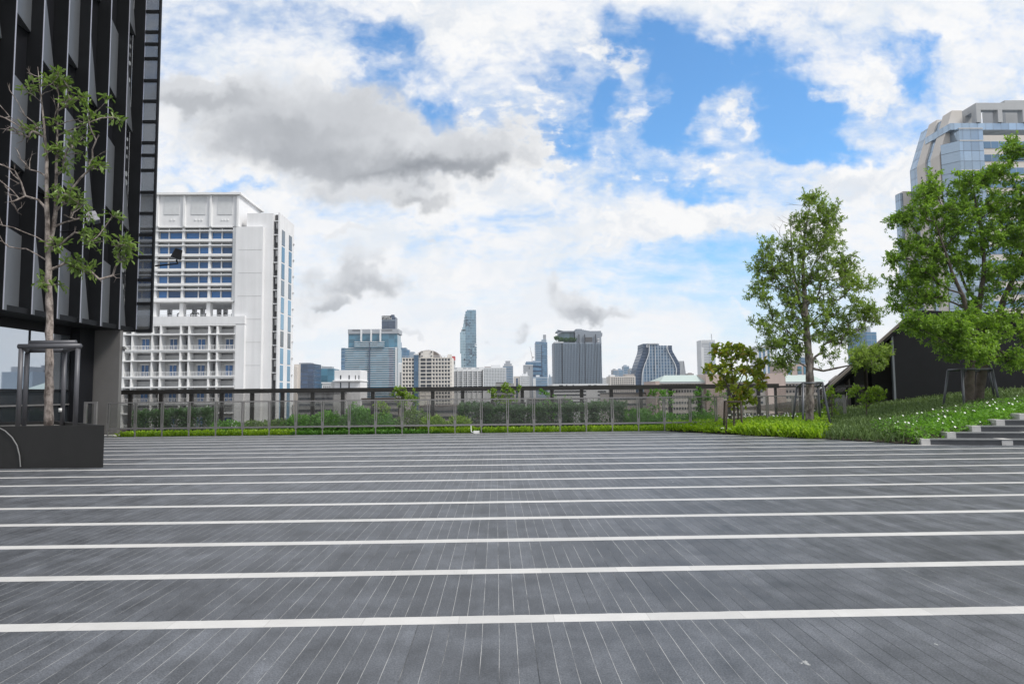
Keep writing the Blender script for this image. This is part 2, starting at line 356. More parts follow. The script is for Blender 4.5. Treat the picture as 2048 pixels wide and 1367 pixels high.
tag(bx(-30, 34, -16, 26.35, -.3, 0).build('plaza', plaza_mat()), kind='structure')
soil = mat('planting_soil', (.045, .032, .022), .95, var=.35, scale=3, bmp=.6)
tag(bx(-30, 34, 26.35, 33.2, -.3, -.01).build('planting_soil', soil), kind='structure')
tag(bx(-29.9, 33.9, -15.9, 33.1, -35, -.3).build('podium', M['grey']), kind='structure')
city = mat('city_ground', (.11, .11, .10), .9, var=.4, scale=.02)
tag(MB().poly([(-2550, -1400, -35), (2550, -1400, -35), (2550, 2550, -35), (-2550, 2550, -35)]).build('city_ground', city), kind='structure')

# raised planted mound on the right
def mound(x, y):
    if x < 11.42: e = (x-6.5)*.83 + (y-25.8)*.56
    else: e = ((x-11.42)*-.30 + (y-18.25)*.95)*2
    k = max(0, min(1, e/1.0))
    return .02 + .10*k + .113*max(0, x-11.1)*min(1, .35+.65*k)
BED = [(6.5, 25.8), (7.4, 24.5), (8.7, 22.55), (9.85, 20.85), (10.7, 19.55), (11.42, 18.3), (13.2, 18.92), (16, 19.85), (20, 21.1), (26, 23), (34, 25.5), (34, 40), (14, 40), (14, 33.1), (6.5, 33.1)]
def inpoly(x, y, P=BED):
    c = False; j = len(P)-1
    for i in range(len(P)):
        if (P[i][1] > y) != (P[j][1] > y) and x < (P[j][0]-P[i][0])*(y-P[i][1])/(P[j][1]-P[i][1])+P[i][0]: c = not c
        j = i
    return c
mb = MB(); st = .25; idx = {}
for i in range(int(28/st)):
    for j in range(int(22/st)):
        x, y = 6+i*st, 18+j*st
        if inpoly(x+st/2, y+st/2):
            q = []
            for a, c in ((0, 0), (1, 0), (1, 1), (0, 1)):
                k = (i+a, j+c)
                if k not in idx:
                    idx[k] = len(mb.v); mb.v.append((6+k[0]*st, 18+k[1]*st, mound(6+k[0]*st, 18+k[1]*st)))
                q.append(idx[k])
            mb.f.append(tuple(q))
tag(mb.build('planted_mound', soil, smooth=True), kind='structure')

# ------------------------------------------------------------------ steps
stone_dark = mat('dark_step_stone', (.060, .063, .070), .6, var=.18, scale=4, bmp=.2)
stone_top = mat('grey_step_tread', (.16, .165, .17), .6, var=.15, scale=4, bmp=.2)
stone_light = mat('light_step_stone', (.50, .49, .475), .7, var=.1, scale=5)
A0 = G(1843, 889); fd = Vector((.975, -.22, 0)).normalized(); bd = Vector((-fd.y, fd.x, 0))
sroot = thing('steps', 'dark stone steps with light stone end blocks beside the flowering bed', 'steps', A0)
for k in range(8):
    z0, z1 = .15*k + (.0 if k else -.02), .15*(k+1)
    p = A0 + bd*(.48*k) + fd*(.82*k)
    L = 7.5
    def slab(a0, a1, d0, d1, za, zb): return MB().prism([p+fd*a0+bd*d0+Vector((0, 0, za)), p+fd*a1+bd*d0+Vector((0, 0, za)), p+fd*a1+bd*d1+Vector((0, 0, za)), p+fd*a0+bd*d1+Vector((0, 0, za))], (0, 0, zb-za))
    slab(.22, L, 0, .48, z0, z1-.025).build('riser', stone_dark, sroot)
    slab(.22, L, -.015, .50, z1-.025, z1).build('tread', stone_top, sroot)
    slab(0, .22, -.006, .50, z0, z1+.004).build('end_block', stone_light, sroot)
    if k < 2: 
        q = 1.93 if k == 0 else 1.98
        slab(q, q+.26, -.008, .503, z0, z1+.003).build('inset_block', stone_light, sroot)

# ------------------------------------------------------------------ inner steel railing
RY = 26.0
rail = thing('glass_railing', 'low stainless steel railing with clear glass panels along the planting strip', 'railing', (0, RY, 0))
g_in = clear_glass('railing_glass', (.93, .94, .93), .03)
x0 = D(217, 830, RY).x; x1 = D(1690, 830, RY).x; n = 28; sp = (x1-x0)/n
bx(x0-.03, x1, RY-.035, RY+.035, 1.255, 1.30).build('top_rail', M['steel'], rail)
bx(x0, x1, RY-.02, RY+.02, .285, .345).build('bottom_rail', M['steel'], rail)
pm = MB(); pm.box(x0-.05, x0-.018, RY-.03, RY+.03, .25, 1.253).box(x0+.018, x0+.05, RY-.03, RY+.03, .25, 1.253).box(x0-.0175, x0+.0175, RY-.024, RY+.024, 0, .5).box(x0-.06, x0+.06, RY-.05, RY+.05, 0, .012)
post0 = pm.build('post', M['steel'], rail); pan0 = bx(x0+.06, x0+sp-.06, RY-.006, RY+.006, .35, 1.24).build('glass_panel', g_in, rail)
for i in range(1, n+1):
    dup(post0, rail, (i*sp, 0, 0))
    if i < n: dup(pan0, rail, (i*sp, 0, 0))

# ------------------------------------------------------------------ outer dark fence
FY = 29.6
fence = thing('glass_fence', 'dark bronze parapet fence with tinted glass behind the shrubs', 'fence', (0, FY, 0))
g_out = clear_glass('tinted_glass', (.72, .71, .70), .02)
fx0 = D(200, 800, FY).x; fsp = 1.287; fn = 22; fx1 = D(1557, 790, FY).x
bx(fx0, fx1, FY-.09, FY+.09, 1.60, 1.79).build('top_beam', M['darkbeam'], fence)
post0 = bx(fx0-.075, fx0+.075, FY-.06, FY+.06, -.02, 1.599).build('post', M['darkbeam'], fence)
pan0 = bx(fx0+.08, fx0+fsp-.08, FY-.008, FY+.008, .02, 1.595).build('glass_panel', g_out, fence)
i = 1
while fx0+i*fsp < fx1:
    dup(post0, fence, (i*fsp, 0, 0))
    if fx0+(i+1)*fsp < fx1+.3: dup(pan0, fence, (i*fsp, 0, 0))
    i += 1
f2 = thing('glass_fence', 'short stretch of slimmer dark glass fence behind the staked tree', 'fence', (fx1, FY+.8, 0))
bx(fx1+.1, fx1+4.2, FY+.72, FY+.88, 1.62, 1.70).build('top_beam', M['darkbeam'], f2)
for k in range(4):
    bx(fx1+.15+k*1.1, fx1+.25+k*1.1, FY+.75, FY+.85, 0, 1.619).build('post', M['darkbeam'], f2)
    if k < 3: bx(fx1+.28+k*1.1, fx1+1.22+k*1.1, FY+.79, FY+.81, .05, 1.61).build('glass_panel', g_out, f2)

# small white junction box with its conduit at a railing post
jb = thing('junction_box', 'small white electrical box on the paving at a railing post', 'electrical box', D(950, 866, 25.75))
c = G(950, 867); wp = mat('white_plastic', (.75, .75, .74), .5)
bx(c.x-.06, c.x+.16, 25.70, 25.85, .01, .10).build('box', wp, jb)
MB().tube([(c.x-.06, 25.78, .05), (c.x-.11, 25.8, .05), (c.x-.15, 25.84, .08), (c.x-.16, 25.86, .30)], .018, 6).build('conduit', wp, jb)

# ------------------------------------------------------------------ dark screen building on the left
LX = -14.6; FIN0, FSP, NF = 20.45, 1.25, 7
panel_m = mat('grey_folded_panel', (.135, .145, .16), .40, .2, var=.06, scale=1.5, bmp=.05)
dark = thing('office_building', 'black office building with folded metal screen overhanging a glass ground floor', 'building', (-18, 24, 0))
ZB0, ZT = 4.12, 24.
yEnd = FIN0+6*FSP
# upper mass, soffit
bx(-26, LX-.55, 14.2, yEnd, 4.30, ZT).build('upper_wall', M['blackpan'], dark)
bx(-26, LX-.10, 14.2, yEnd+.04, ZB0, 4.298).build('soffit', M['black'], dark)
dot_m, T, b, _ = newmat('painted_light_dots')
P = T.node('ShaderNodeNewGeometry').outputs['Position']; x, y, z = T.xyz(P)
cu = T.m('SUBTRACT', T.m('FRACT', T.m('DIVIDE', y, .30)), .5); cv = T.m('SUBTRACT', T.m('FRACT', T.m('DIVIDE', z, .36)), .5)
wn = T.node('ShaderNodeTexWhiteNoise', noise_dimensions='2D'); T.put(wn.inputs['Vector'], T.cxyz(T.m('FLOOR', T.m('DIVIDE', y, .30)), T.m('FLOOR', T.m('DIVIDE', z, .36)), 0))
rr = T.m('SQRT', T.m('ADD', T.m('MULTIPLY', cu, cu), T.m('MULTIPLY', cv, cv)))
dots = T.m('MULTIPLY', T.m('LESS_THAN', rr, T.m('MULTIPLY_ADD', T.noise(P, .35, 2), .5, .04)), T.ramp(wn.outputs['Value'], .1, .8))
T.l.new(T.mix(dots, (.014, .015, .018), (.30, .32, .34)), b.inputs['Base Color']); b.inputs['Roughness'].default_value = .4  # no real holes: light coming through is pale dots in the base colour
rng = random.Random(5)
fb_ = MB().box(LX-.50, LX-.012, FIN0-.02, FIN0+.02, ZB0, ZT)
fin0 = fb_.build('fin', M['black'], dark); edge0 = bx(LX-.012, LX, FIN0-.024, FIN0+.024, ZB0, ZT).build('fin_edge', M['fin'], dark)
for i in range(-4, NF):
    if i != 0: dup(fin0, dark, (0, i*FSP, 0)); dup(edge0, dark, (0, i*FSP, 0))
def panel(i, za, zb, tri=False):
    y0, y1 = FIN0+i*FSP+.026, FIN0+(i+1)*FSP-.024; xo, xi = LX-.02, LX-.40
    a, b2, c2, d = Vector((xo, y0, za)), Vector((xi, y1, za)), Vector((xi, y1, zb)), Vector((xo, y0, zb))
    m = MB(); t = Vector((-.02, -.006, 0))
    pts = [a, b2, d] if tri else [a, b2, c2, d]
    m.prism([p+t for p in pts], -t)
    # closing return under the flare
    m.prism([a+Vector((0, 0, -.03)), b2+Vector((0, 0, -.03)), Vector((xi-.09, y1, za-.03)), Vector((xi-.09, y0, za-.03))], (0, 0, .028))
    m.build('tilted_panel' if tri else 'folded_panel', panel_m, dark)
PITCH_Z = 4.62
for i in range(-4, NF-1):
    if i % 2 == 0:
        z = ZB0+.05; off = 0
        n = 0
        for k in range(5):
            za = ZB0+.04 if k == 0 else ZB0+.04+k*PITCH_Z-.05
            zb = za + (2.45 if k == 0 else 2.62)
            if zb < ZT: panel(i, za, zb)
    else:
        for k in range(5):
            za = ZB0+.04 + k*4.15
            zb = za + (2.6 if k == 0 else 2.3)
            if zb < ZT: panel(i, za, zb, tri=True)
# recessed screens behind the fins, the last one with light through holes painted as pale dots
for i in range(-4, NF-1):
    y0, y1 = FIN0+i*FSP+.03, FIN0+(i+1)*FSP-.03
    bx(LX-.53, LX-.50, y0, y1, 4.30, ZT).build('recessed_screen', dot_m if i == 5 else M['blackpan'], dark)
# end screen: frame, tinted panes between uneven dark bars
ex0, ex1 = LX+.012, D(304, 660, yEnd).x
endg = clear_glass('smoked_glass', (.42, .44, .47), .10)
bars = [D(300, py, yEnd).z for py in (24, 65, 89, 118, 162, 203, 244, 286, 311, 341, 385, 427, 470, 514, 560, 607)]
bars = sorted(bars) + [19.5, 20.6, 21.9, 23.0]
es = thing('screen_wall', 'narrow end screen of smoked glass panes between dark bars on the black building', 'screen', (ex0, yEnd, ZB0))
bx(ex1-.07, ex1, yEnd-.06, yEnd+.06, ZB0-.02, ZT).build('frame', M['black'], es); bx(ex0+.001, ex1-.072, yEnd-.06, yEnd+.06, ZB0-.02, ZB0+.10).build('frame', M['black'], es)
prev = ZB0+.10
for z in bars:
    bx(ex0+.002, ex1-.071, yEnd-.05, yEnd+.05, z-.06, z+.06).build('bar', M['black'], es)
    bx(ex0+.004, ex1-.073, yEnd-.008, yEnd+.008, prev+.002, z-.062).build('pane', endg, es); prev = z+.06
# ground floor: storefront, dark return, pier
sf_g, T, b, _ = newmat('mirror_shopfront'); b.inputs['Base Color'].default_value = (.55, .60, .66, 1); b.inputs['Metallic'].default_value = .9; b.inputs['Roughness'].default_value = .015
GX = -16.
ya, yb = 15., 25.95
for k, (p, q) in enumerate(((15., 19.2), (19.2, 23.72), (23.72, 25.95))):
    bx(GX-.03, GX, p+.02, q-.02, 1.80, 3.80).build('shop_window', sf_g, dark)
    bx(GX-.05, GX+.03, q-.02, q+.02, 0, 3.80).build('mullion', M['black'], dark)
sdark = facade_glass('dark_shopfront', (.02, .024, .028), .06, .1)
bx(GX-.03, GX-.001, ya, yb-.021, 0, 1.75).build('lower_glass', sdark, dark)
bx(GX-.05, GX+.05, ya, yb-.021, 1.752, 1.798).build('transom', M['black'], dark)
bx(GX+.02, GX+.07, ya, yb-.021, 1.22, 1.27).build('push_rail', M['steel'], dark)
bx(GX-.3, GX+.02, ya, 28, 3.802, 4.118).build('shop_head', M['blackpan'], dark)
bx(-24, GX-.06, yb+.021, 27.6, 0, 4.118).build('dark_return', M['blackpan'], dark)
bx(GX-.05, GX+.35, yb+.022, 26.9, 0, 4.117).build('dark_jamb', M['blackpan'], dark)
pier_m = mat('grey_metal_pier', (.155, .15, .147), .5, .1, var=.2, scale=.6, bmp=.03)
PYY = 27.0
px0, px1 = D(166, 760, PYY).x, D(237.5, 760, PYY).x
bx(px0, px1, PYY, 27.2, 0, 4.118).build('pier', pier_m, dark)
# pier base kerb
kb = thing('kerb_stone', 'pale low kerb at the foot of the grey pier', 'kerb', (px1-.6, 26.3, 0))
bx(px1-.75, px1+.15, 26.1, 26.9, 0, .05).build('kerb', stone_light, kb)
# short steel railing in front of the pier
sr = thing('steel_railing', 'short stainless railing end standing before the grey pier', 'railing', D(182, 850, 24.5))
a = D(169, 803, 24.3); b2 = D(195, 803, 24.3)
bx(a.x, b2.x, 24.27, 24.33, a.z-.06, a.z).build('top_rail', M['steel'], sr)
for xx in (a.x+.01, b2.x-.09): bx(xx, xx+.08, 24.25, 24.35, 0, a.z-.061).build('post', M['steel'], sr)
bx(a.x+.1, b2.x-.1, 24.29, 24.31, .2, a.z-.1).build('glass_panel', g_in, sr)

def floodlight(label, tip, base, head_r, tilt, bright):
    t = thing('floodlight', label, 'floodlight', base, 'floodlights on arms of the black building')
    tip = Vector(tip); base = Vector(base)
    MB().tube([base, tip], [.035, .025], 8).build('arm', M['black'], t)
    up = tip + Vector((-.06, 0, .12))
    MB().tube([tip, up, up+Vector((.03, 0, .14))], [.03, .035, .03], 6).build('bracket', M['black'], t)
    h = bx(-.17, .17, -.16, .16, -.20, .20); R = Matrix.Rotation(tilt, 3, 'Y') @ Matrix.Rotation(.5, 3, 'Z')
    c = up + Vector((.02, 0, .28))
    h.v = [tuple(c + R @ Vector((v[0]*(1.15 if v[2] < 0 else .8), v[1], v[2]*head_r))) for v in h.v]
    o = h.build('lamp_head', bright, t)
    l = bx(-.17, .17, -.14, .14, -.225, -.205); l.v = [tuple(c + R @ Vector((v[0], v[1], v[2]*head_r))) for v in l.v]
    l.build('lens', M['wingrey'], o)
lamp_grey = mat('lamp_grey', (.30, .30, .33), .4, var=.05)
p = D(366, 527, 27.4); floodlight('black floodlight on a bar jutting from the end screen before the white tower', (p.x-.2, 27.4, p.z), (LX+.7, 27.95, p.z+.02), .95, .3, M['black'])
p = D(186, 459, 22.6); floodlight('pale grey floodlight on an arm behind the sparse tree', (p.x, 22.6, p.z), (LX+.01, 23.0, p.z+.03), .8, -.35, lamp_grey)
cc = thing('security_camera', 'small white security camera on the edge of the grey pier', 'camera', D(244, 697, 27.2))
p = D(243, 697, 27.2)
bx(px1+.002, px1+.06, 27.15, 27.27, p.z-.09, p.z+.09).build('mount', M['dgrey'], cc)
MB().tube([(px1+.06, 27.2, p.z+.02), (px1+.16, 27.15, p.z+.02), (px1+.30, 27.0, p.z)], [.03, .055, .05], 8).build('camera_body', mat('camera_white', (.6, .6, .6), .4), cc)

# ------------------------------------------------------------------ planter with its sparse tree frame
plm = mat('black_planter', (.011, .0105, .010), .62, var=.2, scale=3, bmp=.12)
pl = thing('planter', 'large low black planter box at the left holding the sparse tree', 'planter', (-11, 16, 0))
PX0, PX1, PY0, PY1, PH = -15.2, -8.42, 14.95, 17.7, .90
OUT = [(-15.2, PY0), (-8.42, PY0), (-11.35, 18.0), (-11.75, 18.0), (-15.2, 16.3)]
INN = [(-15.1, PY0+.09), (-8.66, PY0+.09), (-11.40, 17.89), (-11.72, 17.89), (-15.1, 16.24)]
m = MB(); nn = len(OUT)
for k in range(nn):
    o0, o1, i0, i1 = OUT[k], OUT[(k+1) % nn], INN[k], INN[(k+1) % nn]
    m.poly([(*o0, 0), (*o1, 0), (*o1, PH), (*o0, PH)]); m.poly([(*o0, PH), (*o1, PH), (*i1, PH), (*i0, PH)]); m.poly([(*i1, .1), (*i0, .1), (*i0, PH), (*i1, PH)])
m.build('planter_wall', plm, pl)
MB().poly([(*q, .82) for q in INN]).build('soil', mat('pale_gravel_soil', (.20, .19, .175), .95, var=.3, scale=12, bmp=.8), pl)
hz = thing('hose', 'grey hose looping down the front of the black planter', 'hose', (-10.6, 14.9, 0))
pts = []
for px, py in ((-6, 853), (10, 861), (24, 874), (34, 890), (39, 910), (41, 933)):
    q = D(px, py, 14.925); pts.append((q.x, 14.925, max(q.z, .02)))
MB().tube(pts, .013, 6).build('hose', mat('grey_rubber', (.16, .16, .16), .6), hz)
ORG_H = hz
fr_m = mat('grey_painted_tube', (.09, .09, .10), .45, .2, var=.08, scale=4)
fr = thing('tree_guard', 'grey tubular square frame guarding the sparse tree in the planter', 'tree guard', (-10.5, 16, .8))
pa, pb, pc, pd = D(38, 800, 15.55), D(152, 800, 15.55), D(126, 800, 17.0), D(50, 800, 17.0)
TZ = D(100, 692, 15.55).z
for q, yq in ((pa, 15.55), (pb, 15.55), (pc, 17.0), (pd, 17.0)):
    MB().tube([(q.x, yq, .78), (q.x, yq, TZ-.05)], .050, 12).build('leg', fr_m, fr, True)
MB().tube([(pa.x-.058, 15.55, TZ), (pb.x+.058, 15.55, TZ)], .058, 12).build('top_bar', fr_m, fr, True)
MB().tube([(pc.x, 17.0, TZ), (pb.x, 15.62, TZ)], .054, 12).build('top_bar', fr_m, fr, True)
MB().tube([(pd.x, 17.0, TZ), (pa.x, 15.62, TZ)], .054, 12).build('top_bar', fr_m, fr, True)
MB().tube([(pd.x, 17.0, TZ+.003), (pc.x, 17.0, TZ+.003)], .054, 12).build('top_bar', fr_m, fr, True)
q = D(60, 686, 16.0); q2 = D(152, 686, 16.0)
MB().tube([(q.x, 16.0, TZ+.115), (q2.x, 16.0, TZ+.115)], .056, 12).build('cross_bar', fr_m, fr, True)
q = D(123, 819, 17.0); MB().tube([(q.x, 17.0, q.z-.05), (q.x, 17.0, q.z+.04)], .064, 12).build('white_tape', mat('white_tape', (.7, .7, .68), .6), fr, True)

# ------------------------------------------------------------------ city buildings
ZG = -35.
class Bld:
    """a building whose front stands at distance Y; pixel boxes of the photograph only give it its real width and height"""
    def __init__(s, name, label, cat, Y, x0, x1, ytop, dep, m, part='wall', group=None, base=ZG, body=True):
        s.Y = Y; s.k = Y/FPX; s.dep = dep
        s.x0, s.x1 = s.X(x0, 760), s.X(x1, 760); s.top = s.Z((x0+x1)/2, ytop)
        s.root = thing(name, label, cat, ((s.x0+s.x1)/2, Y, base), group); s.base = base
        if body: s.body = s.add(part, m, s.x0, s.x1, Y, Y+dep, base, s.top)
    def X(s, px, py=760): return D(px, py, s.Y).x
    def Z(s, px, py): return D(px, py, s.Y).z
    def add(s, part, m, x0, x1, y0, y1, z0, z1, parent=None): return bx(x0, x1, y0, y1, z0, z1).build(part, m, parent or s.root)
    def pbox(s, part, m, px0, px1, py0, py1, f=0., b=.5, parent=None):
        """box from pixel extents; f metres in front of the face, b metres behind"""
        pm = (px0+px1)/2
        return s.add(part, m, s.X(px0), s.X(px1), s.Y-f, s.Y+b, s.Z(pm, py1) if py1 is not None else s.base, s.Z(pm, py0), parent)
    def grid(s, part, m, px0, px1, cols, py0, pitch, rows, wf=.6, hf=.6, f=.06, skip=None, cap=100, thick=.3):
        """rows x cols windows; the nearest hundred as parts, the rest as one"""
        X0, X1 = s.X(px0), s.X(px1); cw = (X1-X0)/cols; pm = (px0+px1)/2
        zt = s.Z(pm, py0); rh = pitch*s.k; w = cw*wf; hgt = rh*hf
        proto = None; rest = MB(); cnt = 0
        for r in range(rows):
            for c in range(cols):
                if skip and skip(r, c): continue
                xx = X0+(c+.5)*cw-w/2; z1 = zt-r*rh
                if z1-hgt < s.base: continue
                if cnt < cap:
                    if proto is None: proto = s.add(part, m, xx, xx+w, s.Y-f, s.Y+thick, z1-hgt, z1); px_, pz_ = xx, z1
                    else: dup(proto, s.root, (xx-px_, 0, z1-pz_))
                else: rest.box(xx, xx+w, s.Y-f, s.Y+thick, z1-hgt, z1)
                cnt += 1
        if rest.v: o = rest.build(part, m, s.root); o['kind'] = 'stuff'
    def bands(s, part, m, px0, px1, py0, pitch, n, hf=.35, f=.25, b=.2):
        X0, X1 = s.X(px0), s.X(px1); zt = s.Z((px0+px1)/2, py0); rh = pitch*s.k; p = None
        for r in range(n):
            if zt-r*rh-rh*hf < s.base: break
            if p is None: p = s.add(part, m, X0, X1, s.Y-f, s.Y+b, zt-rh*hf, zt)
            else: dup(p, s.root, (0, 0, -r*rh))
    def piers(s, part, m, pxs, w, py0, py1, f=.4, b=.2):
        for q in pxs: s.pbox(part, m, q-w/2, q+w/2, py0, py1, f, b)

# --- the big white slab building on the left (120 m away) -------------------------------------------------
wb = Bld('slab_building', 'tall white slab building with blue windows and balconies behind the fence', 'building', 120, 200, 474, 388, 11, M['white'], body=False)
Wm, Wt, Wo = M['white'], M['white2'], M['offwhite']
Y = 120; xL = wb.X(196)
def wbx(part, m, px0, px1, py0, py1, y0, y1): return wb.add(part, m, wb.X(px0), wb.X(px1), Y+y0, Y+y1, wb.Z((px0+px1)/2, py1) if py1 else ZG, wb.Z((px0+px1)/2, py0))
wbx('crown_wall', Wm, 196, 472, 391, 453, 0, 11)
rf = MB(); zt = wb.Z(400, 386.5); rf.box(xL, wb.X(477), Y-.6, Y+11.6, zt-.38, zt); rf.build('roof', Wt, wb.root)
louv = mat('louvre_panel', (.60, .61, .62), .6, var=.08, scale=1.2)
for a, b2 in ((264, 295), (319, 349.5), (374, 403.5), (428, 457.7)): wbx('louvre', louv, a, b2, 393, 429, -.08, .1)
for q in (307, 361, 415, 470): wbx('pilaster', Wt, q-2, q+2, 392, 453, -.35, 0)
for q in (333, 340, 383, 390, 396, 437, 443, 449): wbx('vent_block', Wt, q-1.4, q+1.4, 438, 441, -.1, .1)
# upper floors: recessed back wall with blue windows, slab bands, sun shades
wbx('upper_wall', Wo, 196, 459, 453.2, 601, .8, 11)
wbx('side_wall', Wt, 459.2, 468, 453.2, 601, .1, 11)
wbx('floor_slab', Wt, 196, 459, 453.2, 455.2, -.15, .79)
for r in range(5):
    y0 = 455+29.4*r
    wbx('louvre_strip', M['wingrey'], 196, 458.6, y0+.8, y0+4.2, 0.7, .81)
    wbx('sun_shade', Wt, 196, 459, y0+5.2, y0+7.2, -.1, .5)
    wbx('floor_slab', Wt, 196, 459, y0+23.2, y0+28.2, -.1, .79)
    for a, b2 in ((253, 272), (276, 302), (309, 326), (329, 356), (362, 389), (391, 410), (416, 434), (437, 457.5)): wbx('window', M['winblue'], a, b2, y0+9, y0+22.8, 0.72, .81)
    for q in (304.5, 327.5, 390, 435.5): wbx('mullion', Wt, q-.9, q+.9, y0+.2, y0+23.0, .45, .6)
for q in (250, 304.2, 358.5, 412.5): wbx('column', Wt, q-2.2, q+2.2, 455.3, 601, .1, .78)
wbx('soffit_slab', Wt, 196, 466, 601.2, 604, -.3, 11)
# open storey: columns, balustrade, a few pipes
for q in (249, 303, 357, 411.5, 463): wbx('column', Wt, q-3.6, q+3.6, 604.2, 634, .3, 1.6)
for q in (280, 334, 352, 388, 402, 440, 457): wbx('rear_column', Wm, q-3, q+3, 604.2, 634, 9.6, 10.6)
wbx('balustrade', Wt, 196, 462, 628.4, 629.2, 1.0, 1.1)
bm_ = MB()
for q in range(200, 462, 6): bm_.box(wb.X(q), wb.X(q)+.06, Y+1.02, Y+1.08, wb.Z(q, 634), wb.Z(q, 629.3))
bm_.build('baluster_row', Wt, wb.root)
for q in (322, 341, 368, 379, 398, 424, 436, 452): 
    xx = wb.X(q); MB().tube([(xx, Y+2, wb.Z(q, 634)), (xx, Y+2, wb.Z(q, 625)), (xx+.3, Y+2, wb.Z(q, 623.2)), (xx+.5, Y+2, wb.Z(q, 625))], .12, 6).build('vent_pipe', M['dgrey'], wb.root)
# lower block with balconies
wbx('parapet_wall', Wm, 196, 492, 634.2, 650, -1.2, 11)
wbx('blank_wall', Wm, 474.2, 492, 650.2, None, -1.2, 11)
wbx('lower_wall', Wo, 196, 474, 650.2, None, .6, 11)
for r in range(4):
    y0 = 650.4+52.2*r
    wbx('floor_slab', Wt, 196, 474, y0, y0+2.4, -1.2, .59)
    wbx('dark_gap', M['windark'], 196, 462, y0+5, y0+7, 0.5, .61)
    wbx('sun_shade', Wt, 196, 473, y0+17.8, y0+20.4, -1.4, .59)
    if r < 3: wbx('floor_slab', Wt, 196, 473.8, y0+49.3, y0+51.9, -1.3, .59)
    rail_g = MB(); z0, z1 = wb.Z(330, y0+49.2), wb.Z(330, y0+41.0)
    rail_g.box(xL, wb.X(472), Y-1.12, Y-1.06, z1-.08, z1)
    for q in range(200, 472, 3): rail_g.box(wb.X(q), wb.X(q)+.05, Y-1.11, Y-1.07, z0, z1-.08)
    rail_g.build('balcony_rail', Wt, wb.root)
    for k in range(-2, 4):
        o = 56.3*k
        wbx('window', M['winblue'], 279.5+o, 293+o, y0+27.5, y0+49, 0.52, .61) if 279+o > 196 else None
        wbx('window_frame', Wt, 286+o, 286.8+o, y0+27.5, y0+49, 0.42, .515) if 279+o > 196 else None
        wbx('window_head', Wt, 277+o, 295.5+o, y0+24.5, y0+27.2, 0.4, .59) if 277+o > 196 else None
        if 301+o < 455:
            wbx('window', M['winblue'], 302.5+o, 306.5+o, y0+27.5, y0+49, 0.52, .61) if 302+o > 196 else None
            wbx('window', M['winblue'], 317+o, 322.5+o, y0+22.5, y0+49, 0.52, .61) if 317+o > 196 else None
            wbx('window', M['windark'], 311.5+o, 313.2+o, y0+24, y0+49, 0.52, .61) if 311+o > 196 else None
            wbx('fin_wall', Wt, 307.5+o, 310.4+o, y0+2.6, y0+51.8, -1.25, .58) if 307+o > 196 else None
            wbx('fin_wall', Wt, 324+o, 327+o, y0+2.6, y0+51.8, -1.25, .58) if 324+o > 196 else None
wbx('ground_wall', Wo, 196, 473.5, 860, None, -1.1, .59)
# service core on its right
wbx('core_wall', Wm, 485, 539, 424.5, None, .6, 9.4)
wbx('core_pier', Wm, 468.2, 523, 454.5, None, -.5, .59)
for k in range(7): wbx('joint_line', M['offwhite'], 474, 522, 500+46*k, 500.9+46*k, -.52, -.49)
wbx('core_corner', Wm, 549.5, 552, 423.5, None, .55, 9.4)
wbx('core_slot', M['dgrey'], 540.2, 549.3, 424.6, None, 1.6, 9.4)
acm = mat('condenser_grey', (.42, .42, .42), .6, var=.2)
for k in range(12): 
    y0 = 438+27.8*k; wbx('slot_band', Wt, 540.2, 549.3, y0, y0+2.2, .9, 1.59); wbx('air_conditioner', acm, 543, 548.6, y0+4, y0+16, 1.1, 1.59)
xs = wb.X(552)
sw_l = facade_glass('side_strip_glass', (.13, .25, .36), .12, .4)
for ya, yb, n_ in ((122.0, 123.7, 9), (126.2, 127.9, 9)):
    for k in range(n_): wb.add('side_window', sw_l if k % 3 else M['wingrey'], xs-.1, xs+.06, ya, yb, wb.top-6.0-3.05*k-2.75, wb.top-6.0-3.05*k)
    wb.add('side_window', sw_l, xs-.1, xs+.06, ya, yb, wb.Z(552, 770)-30, wb.top-6.0-3.05*n_)
for k in range(11): wb.add('side_shelf', M['offwhite'], xs+.001, xs+.16, 128.7, 129.3, wb.top-7-3.1*k-.25, wb.top-7-3.1*k)

# --- blue-glass and stone tower on the right --------------------------------------------------------------
RT = Bld('office_tower', 'tall stone and pale blue glass tower rising behind the big tree at right', 'tower', 200, 1905, 2260, 250, 20, M['stone'], body=False)
tg = facade_glass('pale_blue_curtain_glass', (.34, .43, .53), .06, .1, (2.45, 3.2, .05, .05, (.10, .12, .15)), spec=1.0, vary=.16); tg.node_tree.nodes['Principled BSDF'].inputs['Metallic'].default_value = .55
tgs = facade_glass('ribbon_glass', (.10, .20, .33), .08, .15, (2.45, 50, .05, .0, (.3, .33, .36)), spec=.9)
XS = 138.3                                    # the side face, running away from the camera
def sz(px, py): return DX(px, py, XS).z
zr = RT.Z(1958, 203); z_sl = sz(1888, 292)-2.0
XE = RT.X(2262)
Y0, Y1 = 200., 219.5
RT.add('core_wall', M['stone'], XS+4.2, XE, Y0+4.5, Y1, ZG, z_sl)
